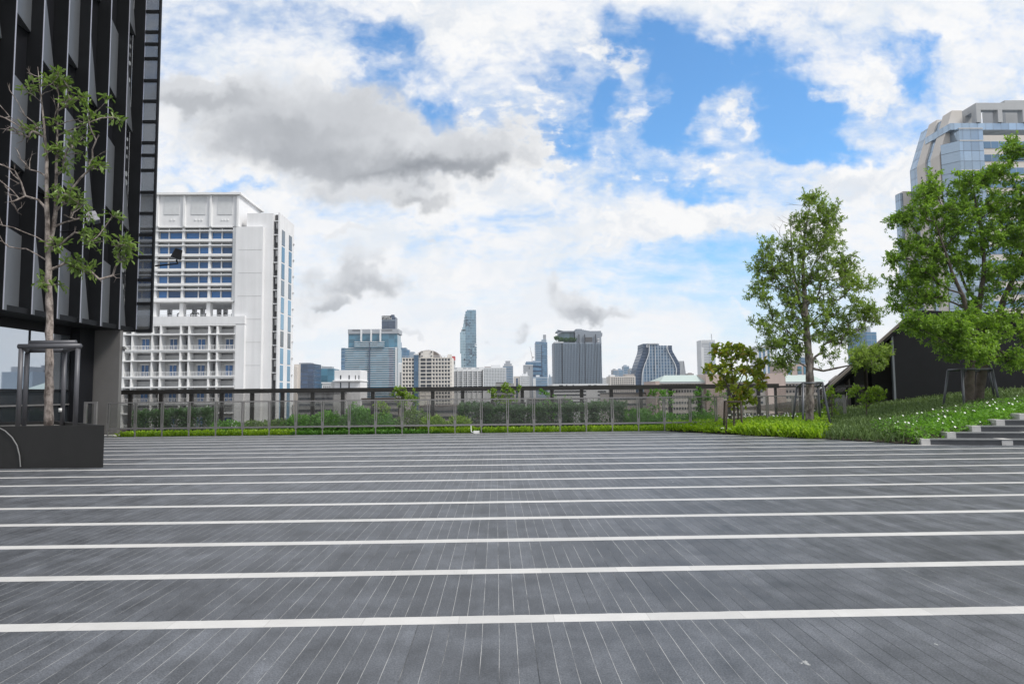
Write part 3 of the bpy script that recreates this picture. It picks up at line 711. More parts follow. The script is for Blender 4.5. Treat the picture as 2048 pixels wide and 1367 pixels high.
# side face: glass strip, stone, glass slit, stone, then the glass corner
strips = [(219.5, 215.6, tg, -.1), (215.6, 211.4, M['stone'], .0), (211.4, 208.6, tg, -.5), (208.6, 204.2, M['stone'], .0), (204.2, 203.8, M['dgrey'], -.3)]
for ya, yb, mm, off in strips:
    nm = 'side_glass' if mm is tg else ('side_wall' if mm is M['stone'] else 'dark_joint')  # dark grey strip set back in the joint
    RT.add(nm, mm, XS-off, XS+4.199, yb+.002, ya-.002, ZG, z_sl)
    if mm is not M['dgrey']:                  # sloping mansard part above
        h = (zr - z_sl)*(.86 if mm is tg else .93)
        MB().prism([(XS-off, yb+.002, z_sl+.004), (XS-off+8, yb+.002, z_sl+.004), (XS-off+8, yb+.002, z_sl+h), (XS-off+5.2*h/(zr-z_sl), yb+.002, z_sl+h)], (0, ya-yb-.004, 0)).build('sloped_' + ('glass' if mm is tg else 'wall'), mm, RT.root)
for zz in (z_sl-4, z_sl-12, z_sl-20):
    for yy_ in (206.4, 213.4): RT.add('vent', M['dgrey'], XS-.03, XS+.1, yy_-.3, yy_+.3, zz-.6, zz)
# chamfered glass corner and front glass
XC = RT.X(1920, 300); XB = RT.X(1968, 300)
MB().prism([(XS+.25, 203.79, ZG), (XC, Y0, ZG), (XC+.01, Y0+3.79, ZG)], (0, 0, z_sl+3-ZG)).build('corner_glass', tg, RT.root)
RT.add('front_glass', tg, XC+.012, XB, Y0, Y0+4.49, ZG, z_sl+7)
RT.add('front_wall', M['stone'], XB+.002, XE, Y0+.8, Y0+4.49, ZG, z_sl+5)
for k in range(24):
    zz = z_sl+3.0-4.1*k
    RT.add('ribbon_window', tgs, XB+.6, XE-.4, Y0+.68, Y0+.9, zz-2.1, zz)
RT.add('upper_glass', tg, XC-1.5, XE, Y0+1.5, Y0+14, z_sl+7.01, zr-6.2)
for k, zz in enumerate((z_sl+7.0, z_sl+3.2, z_sl-6)): RT.add('stone_band', M['offwhite'], XC, XB, Y0-.12, Y0+.3, zz-.35, zz)
# crown frame with open bays
cf = mat('grey_clad_frame', (.42, .43, .44), .6, var=.06, scale=.2)
zc0, zc1 = zr-6.1, zr
XA = RT.X(1957, 215)
RT.add('crown_beam', cf, XA, XE, Y0+1, Y0+3.2, zc1-2.2, zc1); RT.add('crown_beam', cf, XA, XA+2.2, Y0+3.21, Y1, zc1-2.2, zc1-.003)
for q in (1957, 2000, 2050, 2100): RT.add('crown_post', cf, RT.X(q, 215), RT.X(q+9, 215), Y0+1.005, Y0+3.195, zc0, zc1-2.205)
for yy_ in (206, 212, 217): RT.add('crown_post', cf, XA+.003, XA+2.19, yy_, yy_+1.3, zc0, zc1-2.205)
RT.add('penthouse_wall', M['stone'], RT.X(1972, 215), RT.X(1999, 215), Y0+8, Y0+15, zc0, zc1-1); RT.add('penthouse_wall', cf, RT.X(2040, 215), XE, Y0+6, Y0+16, zc0, zc1+3)
# rear wing
WX0, WX1 = D(1801, 400, 219.6).x, XS+8
zw = D(1808, 390, 224).z
RT.add('wing_wall', M['stone'], WX0+1.0, WX1, 219.6, 224, ZG, zw); RT.add('wing_glass', tg, WX0, WX0+.99, 219.75, 222.5, ZG, zw-.6)

# --- dark wedge pavilion on the right of the terrace -------------------------------------------------------
pv = thing('pavilion', 'black wedge-shaped pavilion with a sloping roof behind the big tree', 'pavilion', (19, 31, 0))
PY = 31.
pa_, pb_, pc_ = D(1628, 778, PY), D(1797, 626, PY), D(2026, 634, PY)
pw = mat('grey_pavilion_panel', (.085, .082, .080), .6, var=.15, scale=2)
fas = mat('brown_fascia', (.19, .165, .145), .6, var=.1)
xw0, xw1, xw2 = D(1652, 800, PY).x, D(1764, 760, PY).x, pc_.x
def roofz(x): return pa_.z + (pb_.z-pa_.z)*(x-pa_.x)/(pb_.x-pa_.x)
MB().prism([(xw0, PY+.8, -.2), (xw1+.9, PY+.8, -.2), (xw1+.9, PY+.8, roofz(xw1)-.35), (xw1, PY+.8, roofz(xw1)-.75), (xw0, PY+.8, roofz(xw0)-.55)], (5.9, 9, 0)).build('left_wall', pw, pv)
MB().prism([(xw1+.01, PY-1.0, -.2), (xw2, PY-1.0, -.2), (xw2, PY-1.0, pc_.z-.3), (pb_.x, PY-1.0, pb_.z-.3), (xw1+.01, PY-1.0, roofz(xw1)-.3)], (7, 11, 0)).build('dark_wall', M['black'], pv)
MB().prism([(pa_.x, PY-1.2, pa_.z), (pb_.x, PY-1.2, pb_.z), (xw2+.2, PY-1.2, pc_.z), (xw2+.2, PY-1.2, pc_.z-.28), (pb_.x, PY-1.2, pb_.z-.28), (pa_.x, PY-1.2, pa_.z-.16)], (7.6, 11.5, 0)).build('roof', M['black'], pv)
MB().prism([(pa_.x-.05, PY-1.28, pa_.z+.05), (pb_.x, PY-1.28, pb_.z+.05), (pb_.x, PY-1.28, pb_.z-.08), (pa_.x-.05, PY-1.28, pa_.z-.09)], (0, .075, 0)).build('fascia', fas, pv)
for q, yt in ((1675, 762), (1710, 740), (1747, 700)):
    x_ = D(q, 780, PY).x; zt_ = D(q, yt, PY).z
    bx(x_+.07, x_+.36, PY+.74, PY+.81, -.1, zt_).build('window_slot', M['black'], pv)
    MB().prism([(x_, PY+.55, -.1), (x_+.07, PY+.55, -.1), (x_+.07, PY+.55, zt_-.02), (x_+.36, PY+.55, zt_+.22), (x_+.36, PY+.55, zt_+.29), (x_, PY+.55, zt_+.02)], (0, .28, 0)).build('slot_frame', fas, pv)
bx(xw1-.09, xw1, PY-1.06, PY-.94, -.1, roofz(xw1)-.35).build('corner_trim', mat('pale_corner_trim', (.16, .18, .20), .5), pv)
ub = thing('utility_cabinet', 'pale grey utility cabinet standing against the pavilion wall', 'cabinet', D(1693, 846, PY))
c_ = D(1680, 800, PY).x; c2_ = D(1694, 800, PY).x; m_ = mat('pale_cabinet', (.45, .48, .47), .5, var=.05)
bx(c_, c2_, PY+.1, PY+.5, .0, 1.08).build('cabinet_body', m_, ub); bx(c_-.02, c2_+.02, PY+.07, PY+.52, 1.081, 1.11).build('cabinet_lid', m_, ub)

# ------------------------------------------------------------------ skyline
FW, FG, BG = M['farwhite'], M['fargrey'], M['bluegrey']
# cluster at the left
b = Bld('office_block', 'dark glass office block with pale stone flank beside the white slab building', 'building', 620, 601, 627, 727, 26, M['navyglass'], 'curtain_wall')
b.pbox('stone_flank', M['stone'], 588, 600.8, 728, None, .2, 24); b.pbox('stone_flank', M['stone'], 590, 596, 733, None, 4, 0); b.pbox('roof_plant', FG, 595, 619, 724.5, 728, -4, 14)
b = Bld('apartment_building', 'white and grey apartment building with uneven glassy floors between two office blocks', 'building', 700, 621, 643, 731, 22, FW)
b.bands('window_band', M['windark'], 622, 642, 733, 7, 7, .45, .1); b.pbox('glass_bay', M['blueglass'], 629, 638, 733, 742, .6, 1)
b = Bld('office_block', 'blue grey glass office block with a stepped flat roof left of the white block', 'building', 660, 639, 667, 737, 24, M['tealglass'], 'curtain_wall')
b.pbox('roof_plant', FG, 642, 662, 732.5, 737.2, -2, 12); b.pbox('corner_pier', FG, 638.6, 641, 736, None, .3, 3)
b = Bld('low_house_block', 'small low white building in front of the blue grey glass block', 'building', 300, 644, 664, 765, 8, FW)
b.grid('window', M['windark'], 646, 662, 4, 771, 9, 3, .4, .5); b.pbox('roof', M['white2'], 643, 665, 764, 766.2, .3, 8.3)
b = Bld('white_block', 'plain white block with narrow slit windows in front of the teal glass tower', 'building', 260, 669, 720.5, 739.5, 14, M['white'])
b.pbox('canopy', M['white2'], 667, 722, 760, 762, 1.2, 14.3)
for q in (680, 697): b.pbox('slit_window', M['windark'], q, q+2.6, 750, 758, .05, .3); b.pbox('slit_window', M['windark'], q, q+2.6, 764, 775, .05, .3)
for q in (710, 717): b.pbox('slit_window', M['windark'], q, q+1.6, 750, 758, .05, .3)
b.pbox('side_wing', M['offwhite'], 661, 668.8, 763, None, -1, 12)
# teal tower
b = Bld('office_tower', 'wide stepped teal glass office tower with white floor bands and grey crown', 'tower', 720, 682, 794, 695, 34, M['tealglass'], 'curtain_wall')
b.pbox('upper_block', M['tealglass'], 693.5, 793, 666, 695, -6, 32)
b.pbox('middle_block', M['tealglass'], 709, 769, 683, 695, 1.5, 6)
b.pbox('crown_wall', M['fargrey'], 693, 795.5, 657, 666, -5, 33)
b.pbox('crown_slot', M['dgrey'], 702, 722, 658.6, 660.4, -4.8, 6); b.pbox('crown_slot', M['dgrey'], 762, 783, 658.6, 660.4, -4.8, 6)
for q in (721, 741, 759.5): b.pbox('fin', M['farwhite'], q, q+1.2, 659, 682, -4.6, -3)
b.bands('floor_band', FW, 690, 793, 695, 4.45, 22, .24, .25, .3)
b.bands('floor_band', FW, 709, 769, 683, 4.0, 3, .28, 1.8, 0)
b.pbox('side_wing', M['blueglass'], 682, 689.8, 697.5, None, .4, 20)
b.pbox('recess', M['navyglass'], 778, 787, 697, None, .15, 1); b.pbox('recess', M['navyglass'], 738.5, 740, 684, None, 1.8, 1)
b.pbox('white_pier', FW, 790.5, 794, 694, None, .9, 3)
b = Bld('office_tower', 'dark navy tower with a white roof sign rising behind the teal tower', 'tower', 1250, 763, 790.5, 633.5, 26, M['navyglass'], 'curtain_wall')
b.pbox('roof_drum', M['navyglass'], 781, 787, 628.5, 633.8, -4, 14); b.pbox('glass_band', BG, 763, 790, 639.5, 641, .4, 1)
b.pbox('sign_board', M['black'], 763, 782, 631, 639.3, .6, -.1)
def text(body, size, m, parent, loc, name='lettering'):
    cu = bpy.data.curves.new(name, 'FONT'); cu.body = body; cu.size = size; cu.extrude = size*.03; cu.align_x = 'LEFT'
    t = bpy.data.objects.new('tmp', cu); COL.objects.link(t); bpy.context.view_layer.update()
    me = bpy.data.meshes.new_from_object(t.evaluated_get(bpy.context.evaluated_depsgraph_get())); bpy.data.objects.remove(t)
    me.materials.clear(); me.materials.append(m)
    o = bpy.data.objects.new(name, me); COL.objects.link(o); o.parent = parent; o.location = Vector(loc)-org(parent); o.rotation_euler = (math.radians(90), 0, 0); ORG[o.name] = Vector(loc)
    return o
sgn = mat('sign_white', (.8, .8, .8), .5)
p = D(763.6, 638.6, 1249); text('UTON', 5.6, sgn, b.root, (p.x+1.6, 1249.2, p.z))
for k in range(6): b.pbox('sign_mark', sgn, 764+k*2.6, 765.6+k*2.6, 632, 633.8, .9, -.5)
b = Bld('office_tower', 'slim blue glass tower just right of the teal tower', 'tower', 1500, 796, 801, 683.5, 20, BG)
b.bands('window_band', M['blueglass'], 796.3, 800.7, 686, 6, 14, .5, .2)
b = Bld('office_tower', 'stepped blue glass tower behind the cream gridded building', 'tower', 1400, 799.5, 812, 695, 24, M['blueglass'], 'curtain_wall')
b.pbox('lower_block', M['blueglass'], 812, 818, 699, None, -3, 20); b.pbox('lower_block', M['bluegrey'], 818, 828, 703, None, -5, 20)
b = Bld('narrow_building', 'narrow white building with a strip of dark windows left of the cream gridded building', 'building', 640, 796, 804, 727, 20, FW)
b.grid('window', M['windark'], 799.5, 803.2, 1, 745, 4.0, 10, .8, .6, .1); b.pbox('roof_box', FW, 796, 803, 725, 728, -2, 12)
# cream building
b = Bld('office_building', 'cream gridded office building with an arched roof and a blue glass strip', 'building', 560, 804, 904, 714.5, 26, M['cream'])
cr = M['cream']
b.grid('window', M['windark'], 805, 829, 4, 717, 7.36, 13, .66, .56, .05, cap=40)
b.grid('window', M['windark'], 864.5, 900.5, 6, 717, 7.36, 13, .66, .56, .05, cap=60)
for r in range(8):
    y0 = 716.6+7.36*r
    for a, e in ((840.8, 851.5), (853, 863)): b.pbox('wide_window', M['windark'], a, e, y0, y0+5.3, .05, .3)
b.piers('pier', cr, [804.6+6*k for k in range(6)]+[864.2+6.1*k for k in range(7)]+[840.2, 852.2], 1.5, 714.6, None, .5, 0)
b.bands('sill_band', cr, 804, 904, 714.6, 7.36, 11, .22, .42, 0)
b.pbox('glass_strip', facade_glass('strip_glass', (.04, .10, .18), .1, .1, (3, 4, .04, .05, (.08, .14, .2))), 828, 837, 709.5, None, 1.2, 2); b.pbox('strip_cap', M['white2'], 828, 837, 706.5, 709.4, 1.2, 2)
b.pbox('roof_box', cr, 841, 866, 701, 714.3, -1, 12)
for q in (842.5, 861.5): b.pbox('roof_vent', M['windark'], q, q+3, 702.2, 703.6, -.9, 0); b.pbox('roof_vent', M['windark'], q, q+3, 710.5, 712, -.9, 0)
ar = []
for k in range(17):
    t = math.pi*k/16; ar.append((856 - 25*math.cos(t), 714.4 - 14.8*math.sin(t)))
m = MB(); yb_ = 563.; P3 = [D(px, py, yb_) for px, py in ar]; I3 = [D(856+(px-856)*.93, 714.4+(py-714.4)*.88, yb_) for px, py in ar]
for k in range(16): m.prism([P3[k], P3[k+1], I3[k+1], I3[k]], (0, 18, 0))
m.build('arched_roof', M['taupe'], b.root)
MB().prism([p_+Vector((0, 2, 0)) for p_ in I3], (0, 14, 0)).build('arch_wall', M['taupe'], b.root)
b.pbox('corner_turret', cr, 895, 903, 708, 714.4, -1, 6); b.pbox('roof_rail', FW, 804, 904, 711.5, 712.1, -.2, .25)
for k in range(18): b.pbox('rail_post', FW, 805+5.6*k, 805.7+5.6*k, 712.2, 714.4, -.2, .2)
b = Bld('sign_tower', 'small tower with a red and white top behind the cream building', 'building', 900, 903, 910, 711.5, 12, FW)
b.pbox('red_top', mat('red_sign', (.55, .10, .10), .6), 903.5, 910.3, 712, 720, .3, 8); b.pbox('dark_band', M['windark'], 903.5, 909.5, 721.5, 728, .2, .5)
b = Bld('apartment_building', 'white office building with seven window bays in front of the ragged skyscraper', 'building', 600, 905.5, 966, 738.5, 22, FW)
b.pbox('roof_parapet', FW, 905.5, 966.5, 734.2, 738.4, -1, 20)
for q in (906, 925, 935, 950): b.pbox('roof_opening', M['fargrey'], q+1, q+8, 735, 737.2, -.9, 1)
b.grid('window', M['windark'], 906, 964.5, 14, 743, 3.95, 11, .86, .52, .08, cap=98)
b.piers('pier', FW, [905.9+9.85*k for k in range(7)]+[965], 1.4, 739, None, .8, 0)
# pixelated tower
b = Bld('skyscraper', 'tall slender blue glass skyscraper with a ragged cut spiral of missing blocks', 'skyscraper', 2300, 930.5, 953, 619.5, 30, M['tealglass'], 'curtain_wall', body=False)
skg = facade_glass('sky_tower_glass', (.10, .19, .26), .1, .2, (7, 9, .10, .12, (.22, .33, .40)), vary=.3); skl = facade_glass('sky_tower_painted_lit', (.24, .36, .43), .12, .2, (7, 9, .10, .14, (.36, .48, .54)), vary=.2)  # second glass is a paler copy, its lit look put into the colour
def sb(part, mm, a, e, t, bt, f=0, d=30): b.pbox(part, mm, a, e, t, bt, f, d)
sb('shaft', skg, 931.5, 952.8, 622, 686, 0, 34); sb('shaft', skg, 931.5, 950.2, 686, 692, 0, 34); sb('shaft', skg, 931.5, 953, 692.2, None, 0, 34)
sb('crown', skg, 934, 952.6, 619.3, 622, -4, 28)
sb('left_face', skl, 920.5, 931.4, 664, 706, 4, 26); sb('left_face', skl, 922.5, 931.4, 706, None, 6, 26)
r_ = random.Random(4)
for (a, t) in ((925, 654), (927, 647), (928, 640), (929, 634), (930, 628), (923, 659)): sb('pixel_ledge', skl, a, 931.4, t, t+7.5, 2, 24)
dk = facade_glass('sky_tower_void', (.025, .05, .085), .2, .4)
for k in range(34):
    t = r_.random(); px = 927+t*12+r_.uniform(-3, 3); py = 626+22*r_.random()+ (8*(1-t)); w = r_.uniform(1.2, 3.0); h_ = r_.uniform(1.5, 4)
    if px > 930 and px+w < 944: sb('cut_block', dk, px, px+w, py, py+h_, .25+.1*(k % 5), .4)
for k in range(60):
    t = r_.random(); px = 924+t*26; py = 733-44*t + r_.uniform(-13, 15); w = r_.uniform(1.0, 3.2); h_ = r_.uniform(1.2, 3.6)
    if 690 < py < 733 and px+w < 952.6: sb('cut_block', dk if r_.random() < .7 else skl, px, px+w, py, py+h_, 6.3+.12*(k % 7) if px < 932 else .3+.1*(k % 7), .4)
for k in range(6): sb('pixel_ledge', skg, 951+r_.uniform(0, 1), 953.4+r_.uniform(0, .8), 688+k*5, 690.5+k*5, .8, 8)
# right of it
b = Bld('white_block', 'white block with dense rows of small windows right of the building with seven bays', 'building', 820, 966.5, 1012.5, 734.5, 26, FW)
b.grid('window', M['wingrey'], 967.5, 1011.5, 14, 737.5, 3.0, 14, .5, .5, .1, cap=98); b.pbox('roof_box', FW, 982, 1001, 729.5, 734.6, -4, 14); b.pbox('roof_plant', M['taupe'], 969, 982, 732.3, 734.6, -4, 12)
b = Bld('office_tower', 'grey tower with a tapering stepped top behind the white block of dense small windows', 'tower', 1150, 1006, 1026.5, 731, 24, FG)
b.bands('window_band', M['blueglass'], 1007, 1025.6, 733, 3.4, 16, .5, .2); b.pbox('step', FG, 1008.5, 1024, 726.5, 731, -4, 18); b.pbox('step', FG, 1011.5, 1021, 721, 726.5, -7, 14)
b = Bld('low_building', 'flat grey low roof building behind the yellowish young tree', 'building', 240, 991, 1028, 766, 16, M['grey'])
b.pbox('roof_step', M['dgrey'], 992, 1018, 763.8, 766, -1, 12); b.bands('window_band', M['windark'], 992, 1027, 773, 8, 3, .4, .1)
b = Bld('apartment_building', 'low pale apartment building with a dark stripe left of the crane', 'building', 900, 1028, 1046, 752, 22, M['stone'])
b.pbox('dark_stripe', M['navyglass'], 1032, 1036, 756, None, .2, 1); b.grid('window', M['wingrey'], 1037, 1045, 5, 754, 3.4, 6, .5, .5, .1)
b = Bld('apartment_building', 'white gabled apartment building below the unfinished tower', 'building', 860, 1041, 1058.5, 751, 22, FW)
b.grid('window', M['wingrey'], 1042, 1058, 7, 753, 3.6, 7, .5, .55, .1); b.pbox('gable', FW, 1045, 1056, 747, 751, -4, 16); b.pbox('turret', FW, 1052.5, 1055.5, 743, 747, -5, 12)
b = Bld('concrete_block', 'grey windowless block standing left of the pencil tower', 'building', 1050, 1048, 1066, 730, 22, FG)
b.pbox('roof_edge', FW, 1048, 1066.2, 729, 730.6, .3, 22); b.pbox('slit', M['dgrey'], 1058, 1059.5, 733, 738, .2, .3)
b = Bld('office_tower', 'blue grey building with stepped roof behind the windowless block', 'tower', 1200, 1051.5, 1083, 724.5, 26, M['blueglass'], 'curtain_wall')
b.pbox('step', BG, 1053, 1070, 722, 724.6, -4, 16); b.pbox('step', BG, 1066.5, 1082, 720.5, 724.6, -6, 16); b.bands('dark_floor', M['navyglass'], 1066, 1083, 731, 9, 5, .35, .3)
cr_ = thing('tower_crane', 'thin tower crane with raised jib above the skyline', 'crane', D(1064, 724, 1190)); c0 = D(1064, 724, 1190); c1 = D(1064.3, 714, 1190); c2 = D(1059.8, 692, 1190)
MB().tube([c0, c1+Vector((0, 0, 2))], .45, 5).build('mast', M['taupe'], cr_); MB().tube([c1, c2], [.45, .25], 5).build('jib', M['taupe'], cr_); bx(c1.x-.4, c1.x+3.2, 1189, 1191, c1.z-1, c1.z+.6).build('counterweight', M['taupe'], cr_)
b = Bld('skyscraper', 'slender pencil shaped blue tower with a square mast on its roof', 'skyscraper', 1350, 1071.5, 1095.5, 684, 28, M['blueglass'], 'curtain_wall')
b.pbox('shoulder', M['bluegrey'], 1085, 1094, 678.5, 684, -2, 20); b.pbox('roof_mast', FG, 1088, 1093.6, 668.5, 678.5, -4, 12); b.pbox('roof_rim', M['bluegrey'], 1072.5, 1085, 682, 684, -3, 20)
b.bands('floor_band', BG, 1072, 1083, 688, 3.6, 24, .4, .4); b.pbox('dark_seam', M['navyglass'], 1083.2, 1085, 690, None, .2, 1)
b = Bld('office_block', 'pale blue flat glass block at the foot of the pencil tower', 'building', 760, 1066.5, 1095, 753, 26, M['bluegrey'])
b.pbox('roof_rim', FW, 1066, 1071.5, 756, None, .3, 1); b.pbox('roof_dome', FW, 1073, 1080, 749.5, 753.2, -6, 12); b.bands('window_band', M['blueglass'], 1072, 1094.5, 757, 3.2, 8, .5, .15)
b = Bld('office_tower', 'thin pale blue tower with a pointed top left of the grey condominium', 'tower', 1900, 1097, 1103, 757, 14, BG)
q0, q1, q2 = D(1097, 757, 1900), D(1103, 757, 1900), D(1099.6, 747.5, 1900); MB().prism([q0, q1, q2], (0, 14, 0)).build('pointed_top', BG, b.root); b.pbox('side_slab', FG, 1103.2, 1105.5, 752.5, None, -2, 14)
# grey condominium
cw = mat('condo_grey', (.27, .30, .345), .75, var=.05, scale=.05, streak=.05)
b = Bld('condominium', 'broad grey condominium with dense vertical ribs and a roof garden', 'tower', 880, 1109, 1204.5, 684, 34, cw)
b.pbox('upper_block', cw, 1152, 1204.5, 661.5, 684, -.8, 30)
tp = [D(1152, 658.3, 882), D(1204.5, 666, 882), D(1204.5, 668.5, 882), D(1152, 668.5, 882)]
MB().prism([D(1152, 657.5, 881.6), D(1158, 657.8, 881.6), D(1204.6, 665.5, 881.6), D(1204.6, 672, 881.6), D(1152, 672, 881.6)], (0, 29, 0)).build('sloping_parapet', cw, b.root)
b.pbox('stair_box', FG, 1158, 1167, 656.5, 660, -6, 16)
b.pbox('garden_wall', cw, 1115, 1151.8, 661, 663.3, -2, 24); b.pbox('glass_lounge', facade_glass('lounge_glass', (.22, .32, .38), .1, .1, (6, 20, .04, 0, (.3, .38, .42))), 1119, 1151.5, 663.4, 684.2, -8, 22)
MB().prism([D(1115, 658.7, 882), D(1127, 661.5, 882), D(1117.5, 668, 882), D(1115.2, 676, 882)], (0, 3, 0)).build('curved_wing', cw, b.root)
b.pbox('podium_band', FW, 1109, 1128, 683, 685.5, .6, 4)
b.piers('rib', BG, [1112+3.05*k for k in range(31)], .8, 686, None, 1.4, 0)
b.grid('window', M['windark'], 1110.5, 1204, 31, 688, 4.05, 30, .62, .55, .08, cap=100)
for q in (1124, 1158.5, 1170, 1192): b.pbox('dark_recess', M['windark'], q, q+1.5, 686 if q < 1150 else 668, None, 1.45, 0)
b.pbox('dark_panel', M['dgrey'], 1172, 1186, 674, 683, .2, .5)
for yy_ in (676.5, 681): b.pbox('painted_sky_gap', FW, 1196.5, 1200.3, yy_, yy_+2.3, .3, .2)  # solid white blocks painted as sky showing through, no opening cut
b = Bld('low_building', 'long low white roofed building in front of the grey condominium', 'building', 330, 1105, 1216, 767, 20, FW)
for a, e in ((1118, 1126), (1132, 1134.5), (1145, 1148), (1176, 1182), (1187, 1193)): b.pbox('window', M['windark'], a, e, 769.5, 776, .05, .3)
b.bands('window_band', M['windark'], 1108, 1172, 781, 7, 5, .4, .1); b.bands('window_band', M['windark'], 1195, 1212, 781, 7, 5, .4, .1)
b = Bld('apartment_building', 'distant pale slab right behind the grey condominium', 'building', 1300, 1207, 1217, 755, 18, FW); b.grid('window', M['wingrey'], 1208, 1216.5, 4, 757, 3.5, 6, .5, .5, .1)
# cluster before the curved pair
b = Bld('apartment_building', 'beige apartment building with gridded balconies left of the curved twin tower', 'building', 700, 1220, 1271, 752, 24, M['stone'])
b.grid('window', M['windark'], 1222, 1269, 11, 755, 4.0, 9, .62, .55, .08, cap=99); b.pbox('brown_roof', M['taupe'], 1252, 1270, 747.5, 752.1, -3, 16); b.pbox('roof_box', FW, 1221, 1231, 749, 752.1, -3, 14)
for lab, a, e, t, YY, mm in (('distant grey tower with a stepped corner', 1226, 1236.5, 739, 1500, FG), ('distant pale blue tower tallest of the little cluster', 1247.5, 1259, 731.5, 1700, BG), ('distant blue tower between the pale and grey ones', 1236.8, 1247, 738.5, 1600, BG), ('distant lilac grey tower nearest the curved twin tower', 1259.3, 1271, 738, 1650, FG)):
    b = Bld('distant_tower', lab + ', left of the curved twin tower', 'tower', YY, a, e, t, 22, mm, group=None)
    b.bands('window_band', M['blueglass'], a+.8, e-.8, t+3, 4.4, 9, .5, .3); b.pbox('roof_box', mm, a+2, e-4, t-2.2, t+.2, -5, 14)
# curved twin tower
cnavy = facade_glass('twin_navy', (.035, .065, .12), .2, .1, (200, 3.4, 0, .25, (.07, .10, .16)), vary=.1); cribs = facade_glass('twin_ribs', (.07, .13, .21), .12, .1, (3.4, 3.4, .34, .12, (.30, .36, .43)), vary=.3)
b = Bld('condominium', 'curved twin tower with pale outlines flaring to a wide base', 'tower', 760, 1286, 1323, 690, 26, cribs, 'curtain_wall', body=False)
def curve_shape(name, left, right, y0, ext, mm):
    m = MB(); L = [D(x, y, y0) for x, y in left]; R_ = [D(x, y, y0) for x, y in right]
    for k in range(len(L)-1): m.prism([L[k], R_[k], R_[k+1], L[k+1]], (0, ext, 0))
    m.build(name, mm, b.root)
ys = [687, 698, 705, 715, 726, 738, 750, 762, 775, 860]
lo = [1286.5, 1286, 1284.5, 1281, 1277, 1273.5, 1271, 1270.5, 1270.5, 1270.5]
li = [1297.5, 1298, 1297.5, 1294.5, 1290, 1286, 1284, 1283.5, 1283.5, 1283.5]
curve_shape('dark_flank', list(zip(lo, ys)), list(zip(li, ys)), 762, 30, cnavy)
curve_shape('front_wall', list(zip(li, ys)), [(1318, y) for y in ys], 760.5, 26, cribs)
edge = mat('pale_edge', (.62, .64, .66), .6)
curve_shape('pale_edge', list(zip(li, ys)), [(x+1.5, y) for x, y in zip(li, ys)], 759.6, .85, edge)
ys2 = [690.5, 697, 703, 711, 720, 728, 738, 748, 757, 766, 775, 860]
ro = [1336, 1336, 1337.5, 1342, 1347, 1351, 1354, 1353.5, 1350, 1347.5, 1346, 1346]
curve_shape('front_wall', [(1318.2, y) for y in ys2], list(zip(ro, ys2)), 761, 26, cribs)
curve_shape('pale_edge', [(x-1.6, y) for x, y in zip(ro, ys2)], list(zip(ro, ys2)), 760.1, .85, edge)
curve_shape('dark_flank', [(x+.05, y) for x, y in zip(ro, ys2)], [(min(x+8+max(0, (y-700)*.03), 1360), y) for x, y in zip(ro, ys2)], 763, 26, cnavy)
b.pbox('roof_rim', FG, 1297, 1318, 686.3, 688.5, .6, 20); b.pbox('seam', edge, 1311.3, 1312.3, 692, 750, .3, .2)
for q, t in ((1295.3, 689.5), (1335, 692.5)): b.pbox('roof_eye', edge, q-1.2, q+2.2, t, t+4.5, 1.0, 0); b.pbox('roof_eye_hole', M['navyglass'], q-.3, q+1.3, t+1.2, t+3.3, 1.1, -.9)
b = Bld('office_tower', 'grey tower with a slanted side right of the curved twin tower', 'tower', 980, 1357, 1368, 721.5, 24, FG)
MB().prism([D(1368, 721.5, 980), D(1376, 775, 980), D(1376, 850, 980), D(1368, 850, 980)], (0, 24, 0)).build('slanted_wall', FG, b.root); b.piers('rib', FW, [1358.5+2.6*k for k in range(4)], .7, 723, None, .5, 0)
b = Bld('low_building', 'tiny dark rooftop right of the slanted tower', 'building', 900, 1377, 1388, 746.5, 16, M['taupe']); b.pbox('roof_box', M['taupe'], 1380, 1385, 745, 746.8, -2, 10)
# slim spire tower
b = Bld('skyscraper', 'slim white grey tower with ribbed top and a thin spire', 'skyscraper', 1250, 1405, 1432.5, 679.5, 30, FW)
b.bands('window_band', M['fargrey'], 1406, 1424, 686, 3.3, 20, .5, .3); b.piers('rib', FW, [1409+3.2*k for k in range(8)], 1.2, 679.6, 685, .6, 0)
b.pbox('glass_corner', M['bluegrey'], 1421, 1431.5, 684, None, .5, 1); b.bands('floor_band', FW, 1421, 1431.5, 688, 3.3, 20, .35, .9, 0)
b.pbox('wing', FW, 1404, 1409.5, 694, None, .4, 20); q = D(1428, 680, 1255); b.pbox('spire', M['fargrey'], 1427.3, 1428.5, 667, 680, -6, 7); b.pbox('base_arch', M['windark'], 1406, 1418, 741, 748, .6, 1)
# green roofed block with pink piers
b = Bld('long_building', 'long building with pale green roofs and pinkish stair blocks behind the fence', 'building', 170, 1316, 1640, 764, 14, M['stone'])
def green_roof(a, e, sl):
    m = MB(); z0, z1 = b.Z(a, 763.5), b.Z(a, 749)
    A, E_ = b.X(a), b.X(e); m.prism([(A, 169, z0), (A+sl, 176.5, z1), (A+sl, 177, z1), (A, 184.5, z0)], (E_-A-sl*.3, 0, 0)) if sl == 0 else m.v.extend([(A, 169, z0), (E_, 169, z0), (E_, 184.5, z0), (A, 184.5, z0), (A+sl, 176.5, z1), (E_-.3, 176.5, z1)])
    if sl: m.f.extend([(0, 1, 5, 4), (1, 2, 5), (2, 3, 4, 5), (0, 4, 3), (0, 3, 2, 1)])
    m.build('green_roof', M['mint'], b.root)
green_roof(1318, 1416, 3.0); green_roof(1452, 1530, .4); green_roof(1565, 1650, .4)
b.pbox('eave_band', FW, 1317, 1416, 763.7, 766, .9, 14); b.grid('window', M['windark'], 1322, 1400, 14, 768, 11.5, 8, .62, .42, .06, cap=98)
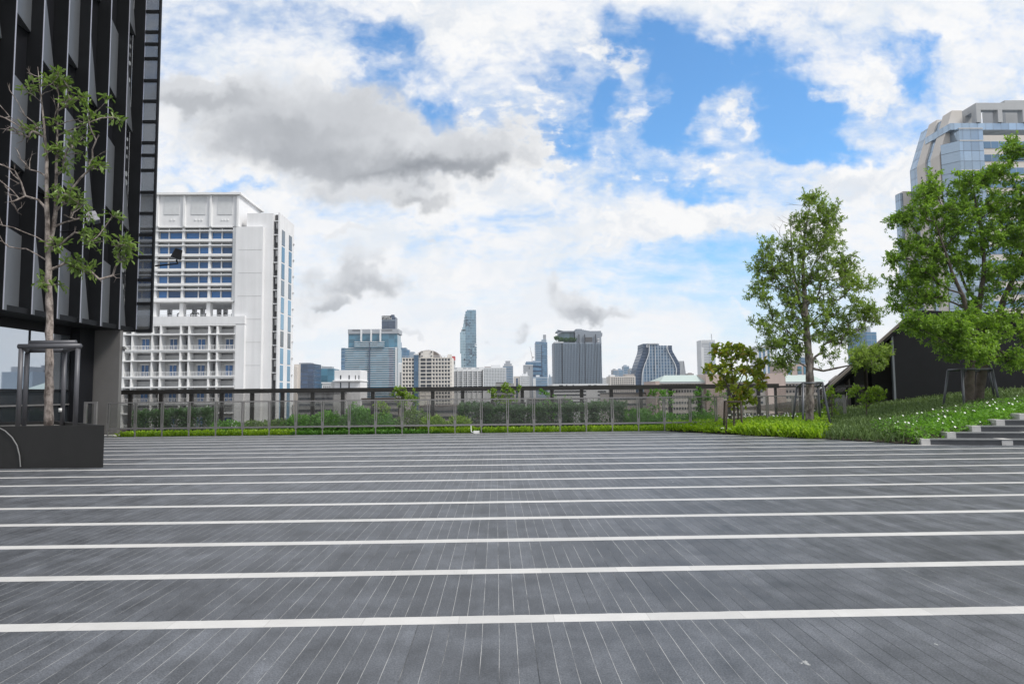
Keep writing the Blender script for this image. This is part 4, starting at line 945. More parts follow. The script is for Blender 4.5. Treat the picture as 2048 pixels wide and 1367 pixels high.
for a, e, t in ((1408, 1446, 748), (1530, 1566, 746.5), (1308, 1316, 762)): b.pbox('stair_block', M['pink'], a, e, t, None, 1.5, 12)
b.pbox('eave_band', FW, 1566, 1640, 763.7, 766, .9, 14); b.grid('window', M['windark'], 1570, 1636, 10, 768, 11.5, 8, .6, .45, .06, cap=80); b.grid('window', M['windark'], 1450, 1526, 10, 768, 11.5, 8, .6, .45, .06, cap=80)
# towers behind the staked tree
b = Bld('apartment_tower', 'pale tower with blue window strips behind the broad leaved sapling', 'tower', 900, 1516, 1546, 692, 24, FW)
for q in (1520, 1528, 1537): b.pbox('window_strip', M['blueglass'], q, q+4, 696, None, .3, 1)
b = Bld('apartment_building', 'pinkish building with tall teal windows behind the staked tree trunk', 'building', 420, 1566, 1616, 728, 20, M['pink'])
for q in (1576, 1596, 1608): b.pbox('window', M['tealglass'], q, q+8, 732, 748, .2, 1); b.pbox('sill', FW, q-1, q+9, 748.5, 750, .4, 1)
b = Bld('glass_tower', 'small blue glass tower right behind the staked tree trunk', 'tower', 700, 1604, 1618, 716, 16, M['blueglass'], 'curtain_wall'); b.pbox('roof_box', BG, 1606, 1614, 713.5, 716.2, -3, 10)
# low roofs seen through the fence glass
for lab, YY, a, e, t, dep, mm in (('long brown roofed low building seen through the fence glass', 210, 724, 800, 797, 26, M['taupe']), ('grey low rise with ribbon windows below the dark glass office', 240, 596, 668, 786, 22, M['grey']),
        ('dull brown low building below the cream gridded building', 190, 838, 925, 812, 24, M['taupe']), ('low grey shed roof beyond the dark hedge', 160, 930, 1050, 806, 20, M['grey']),
        ('dim low block beyond the fence below the condominium', 150, 1060, 1140, 798, 18, M['grey']), ('low concrete building below the curved twin tower', 180, 1225, 1305, 786, 22, M['stone'])):
    b = Bld('low_building', lab, 'building', YY, a, e, t, dep, mm)
    b.bands('window_band', M['windark'], a+2, e-2, t+8, 12, 4, .4, .1); b.pbox('roof', M['brownroof'] if mm is M['taupe'] else M['dgrey'], a-1, e+1, t-1.5, t+1, .4, dep)
# glass-mirror neighbours: buildings that stand far off to the right and show in the shopfront
for lab, YY, u0, u1, z1, mm, dep in (('grey tower with stepped top far behind the black pavilion', 520, .668, .712, 21, M['bluegrey'], 26), ('navy block beside the grey tower far behind the black pavilion', 540, .652, .667, 23, M['navyglass'], 20), ('tall blue glass tower far behind the black pavilion', 430, .626, .641, 38, M['blueglass'], 24)):
    X0, X1 = u0*YY-32, u1*YY-32; t = thing('distant_tower', lab, 'tower', ((X0+X1)/2, YY, ZG))
    bx(X0, X1, YY, YY+dep, ZG, z1).build('wall', mm, t); bx(X0+5, X1-4, YY+4, YY+dep-4, z1+.01, z1+4).build('roof_box', FG, t)
# small sign on the podium beyond the hedge
sg = thing('sign', 'small white round emblem and lettering seen over the dark hedge through the railing', 'sign', D(970, 819, 33.4))
c = D(951, 818.5, 33.4); ring = MB(); pts = [(c.x+.075*math.cos(2*math.pi*k/16), 33.4, c.z+.075*math.sin(2*math.pi*k/16)) for k in range(17)]; ring.tube(pts, .014, 5).build('emblem', sgn, sg)
r_ = random.Random(2); lt = MB(); x_ = c.x+.14
for k in range(26):
    w = r_.uniform(.018, .03); lt.box(x_, x_+w, 33.39, 33.41, c.z-.04, c.z+r_.choice((.0, .03, .045))); x_ += w+.012
lt.build('lettering', sgn, sg)
q = D(1000, 830, 33.4); bx(c.x+.0, x_, 33.405, 33.43, -.3, c.z-.06).build('backing', M['dgrey'], sg)

# ------------------------------------------------------------------ vegetation
def leaf_mesh(name, P, A, N, L, Wd, m, parent, at=None, fold=.18, kind='diamond'):
    """P base points, A leaf axes, N leaf normals (n x 3 arrays), L lengths, Wd widths"""
    o0 = np.array(org(parent)) if parent is not None else np.array(at)
    A = A/np.linalg.norm(A, axis=1, keepdims=True); S = np.cross(A, N); S /= np.linalg.norm(S, axis=1, keepdims=True)+1e-9; N = np.cross(S, A)
    L = L[:, None]; Wd = Wd[:, None]; n = len(P); P = P - o0
    if kind == 'diamond':
        mid = P + A*L*.5
        V = np.stack([P, mid + S*Wd*.5 + N*Wd*fold, P + A*L - N*L*.08, mid - S*Wd*.5 + N*Wd*fold], 1).reshape(-1, 3); k = 4
        F = np.arange(4*n).reshape(-1, 4)
    elif kind == 'leaf':                         # rounder six-sided leaf
        V = np.stack([P, P+A*L*.35+S*Wd*.42+N*Wd*fold, P+A*L*.75+S*Wd*.45+N*Wd*fold, P+A*L-N*L*.1, P+A*L*.75-S*Wd*.45+N*Wd*fold, P+A*L*.35-S*Wd*.42+N*Wd*fold], 1).reshape(-1, 3)
        b = np.arange(n)[:, None]*6; F = np.concatenate([b+[0, 1, 2, 3], b+[0, 3, 4, 5]], 0)
    elif kind == 'blade':                        # arching strap
        q = P + A*L*.6; t = P + A*L*.85 + np.array([0, 0, -1.])*L*.12 + S*0; tip = t + (A*.15 - np.array([0, 0, .35]))*L*.8
        V = np.stack([P-S*Wd*.35, P+S*Wd*.35, q+S*Wd*.5, q-S*Wd*.5, tip], 1).reshape(-1, 3)
        b = np.arange(n)[:, None]*5; F = list(map(tuple, b+[0, 1, 2, 3])) + list(map(tuple, b+[3, 2, 4]))
    me = bpy.data.meshes.new(name)
    me.from_pydata(V.tolist(), [], [tuple(f) for f in (F.tolist() if hasattr(F, 'tolist') else F)])
    me.materials.append(m)
    o = bpy.data.objects.new(name, me); COL.objects.link(o)
    if parent is not None: o.parent = parent; ORG[o.name] = org(parent)
    else: o.location = o0; ORG[o.name] = Vector(o0)
    return o
def unit(g, n, up=0.):
    v = g.normal(size=(n, 3)); v /= np.linalg.norm(v, axis=1, keepdims=True); v[:, 2] += up; return v
def tree(name, label, cat, base, trunks, blobs, Y, bark, lm, seed=1, leaf_len=.10, leaf_w=.045, per=90, twig=.42, ellip=None, depth=1.0, bare=(), tipr=.006, group=None, kind='diamond', up=.35, attach_min=0.0, tw_n=7, droop=0., pipe=.42, rmax=.5, more=1.0):
    """trunks: list of polylines [(point, radius)...]; blobs: (px,py,rx,ry,count[,dy]) crown masses read off the photo, spread in real depth"""
    g = np.random.default_rng(seed); rng = random.Random(seed)
    root = thing(name, label, cat, base, group); k = Y/FPX
    nodes = []                                   # pos, radius(None=pipe), parent
    for tr in trunks:
        prev = None
        for (p0, r0), (p1, r1) in zip(tr[:-1], tr[1:]):
            p0, p1 = Vector(p0), Vector(p1); n = max(1, int((p1-p0).length/.18))
            for j in range(n + (1 if (p1, r1) == (Vector(tr[-1][0]), tr[-1][1]) else 0)):
                t = j/n; q = p0.lerp(p1, t) + Vector((rng.uniform(-1, 1), rng.uniform(-1, 1), 0))*r0*.12
                nodes.append([q, r0+(r1-r0)*t, prev, True]); prev = len(nodes)-1
    ntr = len(nodes)
    tg = []
    for bl in blobs:
        px, py, rx, ry, cnt = bl[:5]; dy0 = bl[5] if len(bl) > 5 else 0.
        rd = min((rx+ry)*.5*k*1.15, depth) if depth else 0
        for _ in range(int(round(cnt*more))):
            v = unit(g, 1)[0]*(g.random()**.45)
            yq = Y + dy0 + v[1]*rd
            q = D(px+v[0]*rx, py-v[2]*ry, Y); q = Vector((q.x, yq, q.z)); tg.append((q, True))
    for bl in bare:
        px, py, rx, ry, cnt = bl[:5]
        for _ in range(cnt):
            v = unit(g, 1)[0]*(g.random()**.45); q = D(px+v[0]*rx, py-v[2]*ry, Y); tg.append((Vector((q.x, Y+v[1]*depth*.8, q.z)), False))
    ax = nodes[ntr//2][0]
    tg.sort(key=lambda t: min((t[0]-nodes[i][0]).length for i in range(0, ntr, 2)))
    zmin = base[2] + attach_min
    leafed = []; tips = []
    for q, lf in tg:
        arr = np.array([n[0] for n in nodes]); d = arr - np.array(q); dist = np.linalg.norm(d, axis=1); hd = np.linalg.norm(d[:, :2], axis=1)
        cost = dist + 1.6*np.maximum(0, d[:, 2] + .35*hd) + 5*np.maximum(0, zmin-arr[:, 2])
        i = int(np.argmin(cost)); p = nodes[i][0]; L = (q-p).length
        n = max(2, int(L/.22)); prev = i
        c = p.lerp(q, .45) + Vector((0, 0, L*.10)) + Vector((rng.uniform(-1, 1), rng.uniform(-1, 1), rng.uniform(-.5, .5)))*L*.12
        for j in range(1, n+1):
            t = j/n; w = p*(1-t)**2 + c*2*t*(1-t) + q*t*t
            w = w + Vector((rng.uniform(-1, 1), rng.uniform(-1, 1), rng.uniform(-1, 1)))*.022
            nodes.append([w, None, prev, False]); prev = len(nodes)-1
        (leafed if lf else tips).append(prev)
    cntd = [0]*len(nodes)
    for i in leafed + tips: cntd[i] += 1
    for i in range(len(nodes)-1, -1, -1):
        p = nodes[i][2]
        if p is not None: cntd[p] += cntd[i]
    def rad(i):
        if nodes[i][3]: return nodes[i][1]
        return min(rmax, tipr*max(1, cntd[i])**pipe*1.25)
    mb = MB()
    for tr_nodes in range(1):
        i = 0
        while i < ntr:                            # trunk polylines as continuous tubes
            j = i
            while j+1 < ntr and nodes[j+1][2] == j: j += 1
            pts = [nodes[a][0] for a in range(i, j+1)]; rs = [nodes[a][1]*(1+.08*math.sin(a*1.7)) for a in range(i, j+1)]
            if len(pts) > 1: mb.tube(pts, rs, 10)
            i = j+1
    for i in range(ntr, len(nodes)):
        p = nodes[i][2]; rp = rad(p); ri = rad(i)
        rp = min(rp, ri*1.6)
        mb.tube([nodes[p][0], nodes[i][0]], [rp, ri], 5 if ri > .012 else 3, cap=False)
    PP, AA, NN = [], [], []
    for i in leafed + tips:
        lf = i in set(leafed) if False else True
    ls = set(leafed)
    for i in leafed:
        q = np.array(nodes[i][0]); par = np.array(nodes[nodes[i][2]][0]); dr = (q-par)/(np.linalg.norm(q-par)+1e-6)
        for t in range(tw_n):
            td = dr*.5 + unit(g, 1, .15-droop)[0]; td /= np.linalg.norm(td); ln = twig*g.uniform(.45, 1.1)
            e = q + td*ln; m_ = q + td*ln*.5 + np.array([0, 0, .06*ln])
            mb.tube([q, m_, e], [tipr*.8, tipr*.6, tipr*.35], 3, cap=False)
            n = max(1, int(per/tw_n)); s = g.uniform(.2, 1.05, n)[:, None]
            base_p = q + td*ln*s + g.normal(size=(n, 3))*.03*twig
            PP.append(base_p); AA.append(td*.55 + unit(g, n, .1-droop)); NN.append(unit(g, n, 0)*.6 + np.array([0, 0, up+.6]))
    for i in tips:
        q = Vector(nodes[i][0]); par = nodes[nodes[i][2]][0]; dr = (q-par).normalized()
        for t in range(2): mb.tube([q, q + (dr + Vector((rng.uniform(-.7, .7), rng.uniform(-.7, .7), rng.uniform(-.2, .7)))).normalized()*twig*.8], [tipr, tipr*.4], 3, cap=False)
    mb.build('trunk', bark, root, smooth=True)
    if PP:
        P = np.concatenate(PP); A = np.concatenate(AA); N = np.concatenate(NN); n = len(P)
        sz = g.uniform(.65, 1.2, n)
        leaf_mesh('crown', P, A, N, leaf_len*sz, leaf_w*sz, lm, root, kind=kind)
    return root

bark1, T, b_, _ = newmat('mottled_bark'); P_ = T.node('ShaderNodeNewGeometry').outputs['Position']; x_, y_, z_ = T.xyz(P_)
nz = T.noise(T.cxyz(x_, y_, T.m('MULTIPLY', z_, .55)), 9, 6, .7)
T.l.new(T.mix(T.ramp(nz, .35, .65), (.095, .075, .065), (.36, .31, .28)), b_.inputs['Base Color']); b_.inputs['Roughness'].default_value = .9; bump(T, b_, nz, .6, .02)
bark2 = mat('brown_bark', (.105, .085, .068), .9, var=.4, scale=7, bmp=.7)
leafA = leaf('broad_leaf', (0.085, 0.145, 0.040), (0.24, 0.34, 0.085), .35, .38)
leafB = leaf('feather_leaf', (0.10, 0.165, 0.045), (0.36, 0.48, 0.10), .40, .42)
leafD = leaf('big_tree_leaf', (0.075, 0.155, 0.032), (0.36, 0.54, 0.085), .42, .42)
leafC = leaf('sapling_leaf', (0.15, 0.22, 0.035), (0.38, 0.43, 0.06), .40, .35, c2=(0.36, 0.28, 0.045))
leafY = leaf('yellow_green_leaf', (0.121, 0.230, 0.030), (0.297, 0.405, 0.060), .40, .4)
leafG = leaf('shrub_leaf', (0.067, 0.170, 0.029), (0.152, 0.340, 0.048), .30, .45)
leafH = leaf('hedge_leaf', (0.037, 0.093, 0.032), (0.111, 0.204, 0.080), .22, .5)
leafS = leaf('grey_shrub_leaf', (0.080, 0.135, 0.045), (0.19, 0.27, 0.10), .25, .6)
leafL = leaf('strap_leaf', (0.16, 0.30, 0.022), (0.42, 0.58, 0.04), .40, .4)
leafF = leaf('flower_bed_leaf', (0.085, 0.205, 0.03), (0.22, 0.43, 0.055), .35, .4)
petal = mat('white_petal', (.82, .82, .80), .6, var=.05)

# sparse tree in the planter
YA = 16.3
bA = D(98, 848, YA); bA.z = .82
def tp(px, py, r, Y, dy=0): q = D(px, py, Y); return (Vector((q.x, Y+dy, q.z)), r)
treeA = tree('tree', 'sparse tree with bare twigs and a few leaf tufts growing in the black planter', 'tree', bA,
  [[(bA, .098), tp(98, 760, .090, YA), tp(99, 650, .080, YA), tp(97, 540, .070, YA), tp(95, 470, .060, YA), tp(93, 400, .045, YA), tp(88, 320, .038, YA, .1), tp(82, 240, .024, YA, .1), tp(74, 170, .012, YA, .1), tp(70, 130, .005, YA, .1)],
   [tp(96, 500, .055, YA, .06), tp(103, 420, .045, YA, .15), tp(102, 330, .032, YA, .2), tp(104, 250, .018, YA, .2), tp(112, 185, .008, YA, .1)]],
  [(112, 160, 26, 16, 14), (72, 178, 12, 8, 3), (160, 195, 12, 8, 3), (128, 205, 12, 8, 3), (65, 255, 22, 12, 5), (190, 235, 14, 8, 3), (228, 240, 10, 8, 3), (152, 285, 16, 25, 8), (170, 250, 12, 8, 3), (105, 300, 14, 18, 5), (190, 330, 18, 8, 6),
   (140, 400, 22, 22, 13), (112, 385, 12, 14, 4), (180, 430, 12, 8, 2), (190, 480, 22, 18, 8), (225, 435, 8, 5, 2), (245, 490, 20, 14, 9), (235, 520, 14, 10, 4), (140, 530, 28, 12, 9), (112, 490, 10, 10, 4), (95, 565, 18, 12, 6), (110, 250, 8, 8, 2), (130, 330, 10, 10, 3), (215, 205, 6, 6, 1), (170, 545, 14, 8, 4)],
  YA, bark1, leafA, seed=3, leaf_len=.17, leaf_w=.06, per=14, twig=.20, depth=.8, bare=[(30, 250, 30, 90, 14), (20, 400, 24, 70, 12), (70, 160, 20, 40, 7), (40, 330, 26, 70, 12), (150, 230, 40, 60, 9), (200, 300, 28, 60, 6), (230, 555, 40, 10, 3), (5, 230, 14, 40, 5), (0, 470, 16, 40, 4), (150, 440, 30, 40, 5)], attach_min=2.6, tw_n=4, tipr=.0075, pipe=.36, up=.2, kind='leaf')

# tall staked tree
YB = 23.6
bB = D(1619, 858, YB); bB.z = mound(bB.x, YB)-.05
tree('tree', 'tall feathery green tree held in a four legged grey stake frame', 'tree', bB,
  [[(bB, .150), tp(1620, 800, .135, YB), tp(1619, 720, .130, YB), tp(1613, 660, .110, YB), tp(1610, 610, .085, YB), tp(1608, 540, .06, YB, .1), tp(1612, 470, .035, YB, .1), tp(1622, 400, .008, YB)],
   [tp(1611, 640, .065, YB, .08), tp(1600, 590, .052, YB, .2), tp(1592, 520, .035, YB, .3), tp(1588, 440, .012, YB, .3)],
   [tp(1619, 735, .05, YB), tp(1636, 742, .04, YB, -.4), tp(1660, 735, .03, YB, -.9), tp(1690, 728, .015, YB, -1.2)]],
  [(1625, 405, 26, 20, 9), (1650, 440, 38, 28, 16), (1605, 450, 24, 26, 9), (1640, 490, 46, 36, 24), (1580, 500, 34, 28, 14), (1535, 500, 16, 18, 5), (1525, 535, 22, 26, 8), (1570, 550, 48, 34, 24), (1640, 550, 52, 38, 26),
   (1690, 530, 16, 26, 7), (1705, 565, 40, 22, 14), (1525, 590, 24, 28, 10), (1580, 610, 48, 34, 22), (1650, 615, 50, 38, 22), (1715, 620, 40, 32, 14), (1535, 650, 28, 26, 10), (1595, 660, 42, 28, 14), (1660, 670, 42, 28, 13), (1745, 625, 22, 16, 6), (1550, 690, 34, 20, 10), (1700, 665, 34, 18, 8), (1560, 725, 36, 16, 11), (1590, 705, 28, 14, 6), (1640, 715, 24, 12, 4),
   (1690, 722, 46, 17, 22, -1.2), (1725, 712, 16, 10, 6, -1.2)],
  YB, bark1, leafB, seed=11, leaf_len=.11, leaf_w=.04, per=112, more=1.25, twig=.38, depth=1.3, bare=[(1568, 440, 14, 20, 2), (1556, 462, 10, 8, 2), (1588, 410, 4, 10, 1)], attach_min=2.2, tw_n=6, up=.3)

# big spreading tree at the right edge
YD = 24.6
bD = D(1936, 800, YD); bD.z = mound(bD.x, YD)-.05
bD2 = D(1962, 800, YD); bD2.z = bD.z
tree('tree', 'big spreading bright green tree with several curving stems at the right edge', 'tree', bD,
  [[(bD, .17), tp(1940, 730, .150, YD), tp(1945, 690, .14, YD), tp(1950, 640, .115, YD), tp(1962, 590, .095, YD), tp(1968, 540, .075, YD), tp(1965, 470, .05, YD), tp(1950, 400, .03, YD), tp(1945, 340, .01, YD)],
   [tp(1947, 680, .095, YD), tp(1930, 640, .085, YD, -.2), tp(1915, 595, .07, YD, -.3), tp(1890, 550, .055, YD, -.4), tp(1870, 500, .035, YD, -.5), tp(1850, 440, .012, YD, -.5)],
   [(bD2 + Vector((0, .25, 0)), .17), tp(1975, 740, .150, YD, .25), tp(1990, 690, .135, YD, .3), tp(2006, 640, .12, YD, .3), tp(2022, 590, .10, YD, .3), tp(2050, 540, .08, YD, .4), tp(2080, 470, .06, YD, .4), tp(2090, 380, .03, YD, .4), tp(2080, 300, .01, YD, .4)],
   [tp(1958, 610, .06, YD), tp(1944, 575, .05, YD, .3), tp(1935, 530, .04, YD, .5), tp(1915, 470, .02, YD, .7), tp(1910, 420, .008, YD, .7)]],
  [(1850, 400, 26, 22, 5), (1870, 560, 50, 30, 8), (1990, 575, 50, 30, 7), (2030, 300, 30, 26, 12), (2075, 320, 50, 50, 18), (1990, 350, 34, 24, 12), (1940, 370, 40, 26, 16), (1875, 385, 28, 22, 9), (1858, 360, 10, 20, 3), (2040, 390, 60, 40, 24), (1965, 420, 60, 38, 28), (1890, 440, 50, 34, 24), (1820, 430, 38, 18, 12), (1785, 440, 14, 8, 3),
   (2050, 460, 56, 38, 24), (1985, 480, 56, 34, 24), (1900, 500, 54, 34, 26), (1830, 495, 40, 18, 12), (1795, 520, 26, 10, 6), (1850, 545, 44, 22, 14), (2060, 530, 50, 34, 17), (2010, 540, 30, 22, 8), (1950, 545, 36, 18, 9), (1800, 570, 32, 10, 8), (1840, 600, 40, 18, 13), (1795, 610, 26, 12, 5), (2070, 600, 40, 34, 12), (1950, 610, 34, 14, 7),
   (1790, 655, 34, 14, 12, -1.4), (1835, 665, 44, 20, 20, -1.4), (1890, 650, 36, 26, 15, -.8), (1950, 655, 36, 24, 13, -.8), (1855, 700, 34, 18, 13, -1.6), (1900, 715, 26, 12, 8, -1.6), (1985, 720, 34, 14, 9, -1.0), (2040, 660, 36, 24, 11, -.6), (2110, 420, 60, 90, 26), (2120, 560, 50, 60, 14), (1925, 690, 26, 14, 5, -1.2), (2048, 720, 20, 10, 3)],
  YD, bark2, leafD, seed=21, leaf_len=.13, leaf_w=.058, per=112, more=1.35, twig=.42, depth=1.9, attach_min=1.6, tw_n=6, up=.35, droop=.12)

# broad-leaved sapling on a wooden stake frame
YC = 24.0
bC = D(1468, 850, YC); bC.z = mound(bC.x, YC)-.03
tree('sapling', 'broad leaved yellow green sapling on a square wooden stake frame', 'young tree', bC,
  [[(bC, .04), tp(1468, 800, .036, YC), tp(1466, 760, .03, YC), tp(1462, 715, .012, YC)], [tp(1467, 795, .022, YC), tp(1488, 750, .016, YC, .1), tp(1500, 715, .007, YC, .1)], [tp(1467, 795, .02, YC), tp(1446, 755, .014, YC, -.1), tp(1436, 725, .006, YC, -.1)]],
  [(1440, 705, 16, 15, 8), (1470, 705, 18, 15, 9), (1495, 710, 20, 16, 8), (1515, 730, 9, 16, 5), (1430, 740, 16, 14, 8), (1462, 740, 24, 18, 12), (1500, 755, 22, 20, 10), (1518, 770, 8, 14, 4), (1450, 770, 18, 14, 7), (1485, 785, 22, 14, 9), (1470, 805, 14, 12, 5), (1500, 800, 8, 8, 3)],
  YC, bark2, leafC, seed=31, leaf_len=.20, leaf_w=.11, per=15, twig=.17, depth=.7, attach_min=.6, tw_n=3, up=.1, kind='leaf', tipr=.005)

# stake frames of the trees
def stake_frame(label, legs, topY, top_z, r, m, name='tree_stakes'):
    t = thing(name, label, 'tree stakes', (sum(l[0].x for l in legs)/4, sum(l[0].y for l in legs)/4, min(l[0].z for l in legs)))
    tops = []
    for a, c in legs:
        MB().tube([a, c], r, 8).build('leg', m, t, True); tops.append(c)
    for k in range(4): MB().tube([tops[k], tops[(k+1) % 4]], r*.92, 8).build('top_bar', m, t, True)
def leg(px0, py0, px1, py1, Y0, Y1):
    a = D(px0, py0, Y0); c = D(px1, py1, Y1); a.z = mound(a.x, Y0) - .05 if a.y > 19 else a.z
    return (a, c)
stk = mat('grey_stake_steel', (.12, .125, .14), .45, .4, var=.1, scale=4)
stake_frame('tapered grey steel frame round the tall feathery tree', [leg(1606, 866, 1606, 766, 22.9, 23.25), leg(1663, 850, 1645, 765, 22.9, 23.25), leg(1641, 845, 1636, 772, 24.5, 24.1), leg(1583, 850, 1594, 772, 24.5, 24.1)], 0, 0, .040, stk)
stake_frame('tapered grey steel frame round the stems of the big right tree', [leg(1928, 806, 1924, 738, 23.6, 23.9), leg(1999, 790, 1984, 738, 23.8, 24.0), leg(1990, 780, 1978, 742, 25.4, 25.0), leg(1884, 806, 1896, 740, 24.4, 24.3)], 0, 0, .042, stk)
wst = mat('weathered_wood', (.085, .065, .052), .9, var=.35, scale=8, bmp=.5)
stake_frame('low square wooden stake frame under the broad leaved sapling', [leg(1452, 858, 1453, 803, 23.6, 23.65), leg(1484, 850, 1482, 803, 23.6, 23.65), leg(1477, 846, 1475, 802, 24.4, 24.35), leg(1447, 850, 1449, 802, 24.4, 24.35)], 0, 0, .034, wst)

# young trees in the planting strip and by the pavilion
def young(label, px, py0, Y, blobs, lm, seed, per=20, ll=.11, lw=.055, zb=None, lean=0):
    b0 = D(px, py0, Y); b0.z = 0 if zb is None else zb
    top = min(bb[1] for bb in blobs)
    tree('young_tree', label, 'young tree', b0, [[(b0, .028), tp(px+lean*.5, (py0+top)/2, .02, Y), tp(px+lean, top+4, .006, Y)]], blobs, Y, bark2, lm, seed=seed, leaf_len=ll, leaf_w=lw, per=per, twig=.16, depth=.5, attach_min=.3, tw_n=3, up=.2, kind='leaf', tipr=.004)
young('leafy yellow green young tree poking over the dark fence below the cream gridded building', 797, 850, 28.3, [(803, 778, 10, 10, 5), (792, 788, 12, 8, 5), (818, 792, 12, 12, 7), (830, 800, 8, 8, 4), (805, 805, 18, 12, 8), (820, 822, 18, 10, 6), (808, 790, 10, 8, 4), (825, 838, 14, 8, 4)], leafY, 41, 22)
young('yellowish young tree with upright twigs before the low grey roof', 1010, 850, 28.3, [(988, 785, 10, 10, 4), (1008, 780, 14, 9, 8), (1030, 780, 10, 9, 5), (1000, 798, 16, 10, 7), (1024, 800, 12, 8, 4), (1012, 818, 12, 8, 3)], leafY, 42, 18)
young('thin pale leaved young tree left of the grey condominium', 1097, 850, 28.0, [(1088, 784, 8, 9, 4), (1100, 790, 10, 8, 4), (1110, 812, 12, 12, 5), (1092, 806, 10, 9, 4), (1125, 820, 12, 10, 4), (1105, 830, 16, 8, 4), (1072, 828, 12, 8, 3), (1135, 795, 6, 10, 2)], leafG, 43, 14)
young('young tree with a flat green top before the curved twin tower', 1318, 850, 28.2, [(1302, 787, 10, 5, 4), (1318, 784, 14, 6, 6), (1335, 788, 10, 5, 4), (1325, 800, 14, 7, 4), (1340, 808, 8, 6, 2), (1312, 812, 12, 8, 3)], leafG, 44, 20)
young('young green tree before the pale green roof', 1405, 850, 28.0, [(1400, 788, 10, 7, 5), (1415, 792, 12, 8, 5), (1392, 800, 10, 8, 3), (1425, 806, 10, 8, 3), (1448, 790, 6, 5, 2), (1410, 820, 20, 12, 7)], leafG, 45, 18)
young('pale leaved young tree in front of the pavilion wall', 1733, 846, 24.3, [(1715, 780, 14, 8, 5), (1738, 784, 18, 10, 8), (1755, 780, 12, 8, 5), (1728, 796, 18, 9, 6), (1752, 798, 14, 9, 5), (1768, 790, 8, 10, 3), (1700, 788, 10, 6, 3), (1738, 812, 14, 8, 3)], leafY, 46, 20, ll=.13, zb=.25)
young('spindly young tree between the staked tree and the utility cabinet', 1664, 850, 25.5, [(1660, 782, 8, 8, 4), (1668, 790, 8, 9, 3), (1655, 805, 10, 10, 3), (1667, 815, 8, 10, 3), (1650, 790, 8, 6, 2)], leafY, 47, 16, zb=.2)
young('thin bright young tree at the edge of the dome shrub', 762, 850, 28.0, [(757, 808, 8, 6, 4), (766, 812, 8, 5, 3), (775, 822, 12, 8, 4), (760, 830, 14, 8, 4)], leafY, 48, 18)

# shrubs: leaf-covered volumes
def shrub(name, label, cat, cx, cy, cz, rx, ry, rz, n, lm, seed, ll=.07, lw=.035, box=False, group=None, kind='diamond', flowers=0, rough=.12):
    n = int(n*1.35); ll *= 1.4; lw *= 1.5
    g = np.random.default_rng(seed); t = thing(name, label, cat, (cx, cy, cz), group)
    if box:
        u = g.uniform(-1, 1, (n, 3)); f = g.integers(0, 5, n)
        for i, (a, s) in enumerate(((0, 1), (0, -1), (1, -1), (2, 1), (2, 1))): u[f == i, a] = s*(1 - g.random((f == i).sum())**2*.35)
        u[:, 2] = u[:, 2]*.5+.5
    else:
        u = unit(g, n); u[:, 2] = np.abs(u[:, 2]); u *= (1 - g.random(n)**2.2*.6)[:, None]
    lump = 1 + rough*np.sin(u[:, 0]*7+seed)*np.cos(u[:, 1]*5+seed*2) + rough*.6*np.sin(u[:, 0]*17+seed*3)
    P = np.array([cx, cy, cz]) + u*np.array([rx, ry, rz])*lump[:, None] + g.normal(size=(n, 3))*.025
    P[:, 2] = np.maximum(P[:, 2], cz+.01)
    A = u*np.array([1, 1, .8]) + unit(g, n, .35)*.9; N = unit(g, n, .9)
    sz = g.uniform(.6, 1.25, n)
    mb = MB(); rng = random.Random(seed)
    for k in range(10):
        e = Vector((cx+rng.uniform(-.8, .8)*rx, cy+rng.uniform(-.7, .7)*ry, cz+rng.uniform(.5, .85)*rz)); s0 = Vector((cx+(e.x-cx)*.6, cy+(e.y-cy)*.6, cz-.02)); mb.tube([s0, e], [.016, .006], 4)
    mb.build('stems', bark2, t)
    leaf_mesh('foliage', P, A, N, ll*sz, lw*sz, lm, t, kind=kind)
    if flowers:
        top = P[(P[:, 2] > cz + rz*.45)]; q = top[g.choice(len(top), min(flowers, len(top)), False)] + np.array([0, 0, .04]); fn = len(q)
        m = MB()
        for w in q: 
            r = g.uniform(.018, .03); m.poly([(w[0]+r*math.cos(k*1.257), w[1]+r*math.sin(k*1.257)*.8-.005*k, w[2]+r*.5*math.sin(k*1.257)) for k in range(5)])
        m.build('flowers', petal, t)
    return t
def at(px, Y): return D(px, 830, Y).x
xa, xb = at(282, 28.2), at(420, 28.2)
for k, lab in enumerate(('left end of the clipped dark green hedge at the far left of the strip', 'middle of the clipped dark green hedge at the far left of the strip', 'right end of the clipped dark green hedge at the far left of the strip')):
    w = (xb-xa)/3; shrub('hedge', lab, 'hedge', xa+w*(k+.5), 28.2, 0, w*.53, .45, .82+.03*k, 2600, leafH, 50+k, .075, .03, True, 'clipped hedge blocks at the far left')
shrub('shrub', 'low pale flowered shrub under the white slab building', 'shrub', at(458, 27.6), 27.6, 0, .75, .5, .47, 1500, leafG, 61, flowers=14)
shrub('shrub', 'low grey green shrub right of the pale flowered one', 'shrub', at(515, 27.8), 27.8, 0, .8, .5, .44, 1500, leafS, 62, flowers=8)
shrub('shrub', 'wispy low shrub below the side windows of the white slab building', 'shrub', at(560, 27.8), 27.8, 0, .65, .5, .5, 1200, leafS, 63)
shrub('shrub', 'bright green mound with white flowers under the dark glass office', 'shrub', at(602, 27.7), 27.7, 0, .75, .55, .66, 2200, leafG, 64, flowers=16)
shrub('shrub', 'fresh green loose mound left of the dome shrub', 'shrub', at(655, 27.7), 27.7, 0, .72, .55, .78, 2400, leafG, 65)
shrub('shrub', 'round dome shaped green shrub, the tallest of the green mounds', 'shrub', at(713, 27.7), 27.7, 0, .62, .6, 1.03, 3000, leafG, 66, flowers=6)
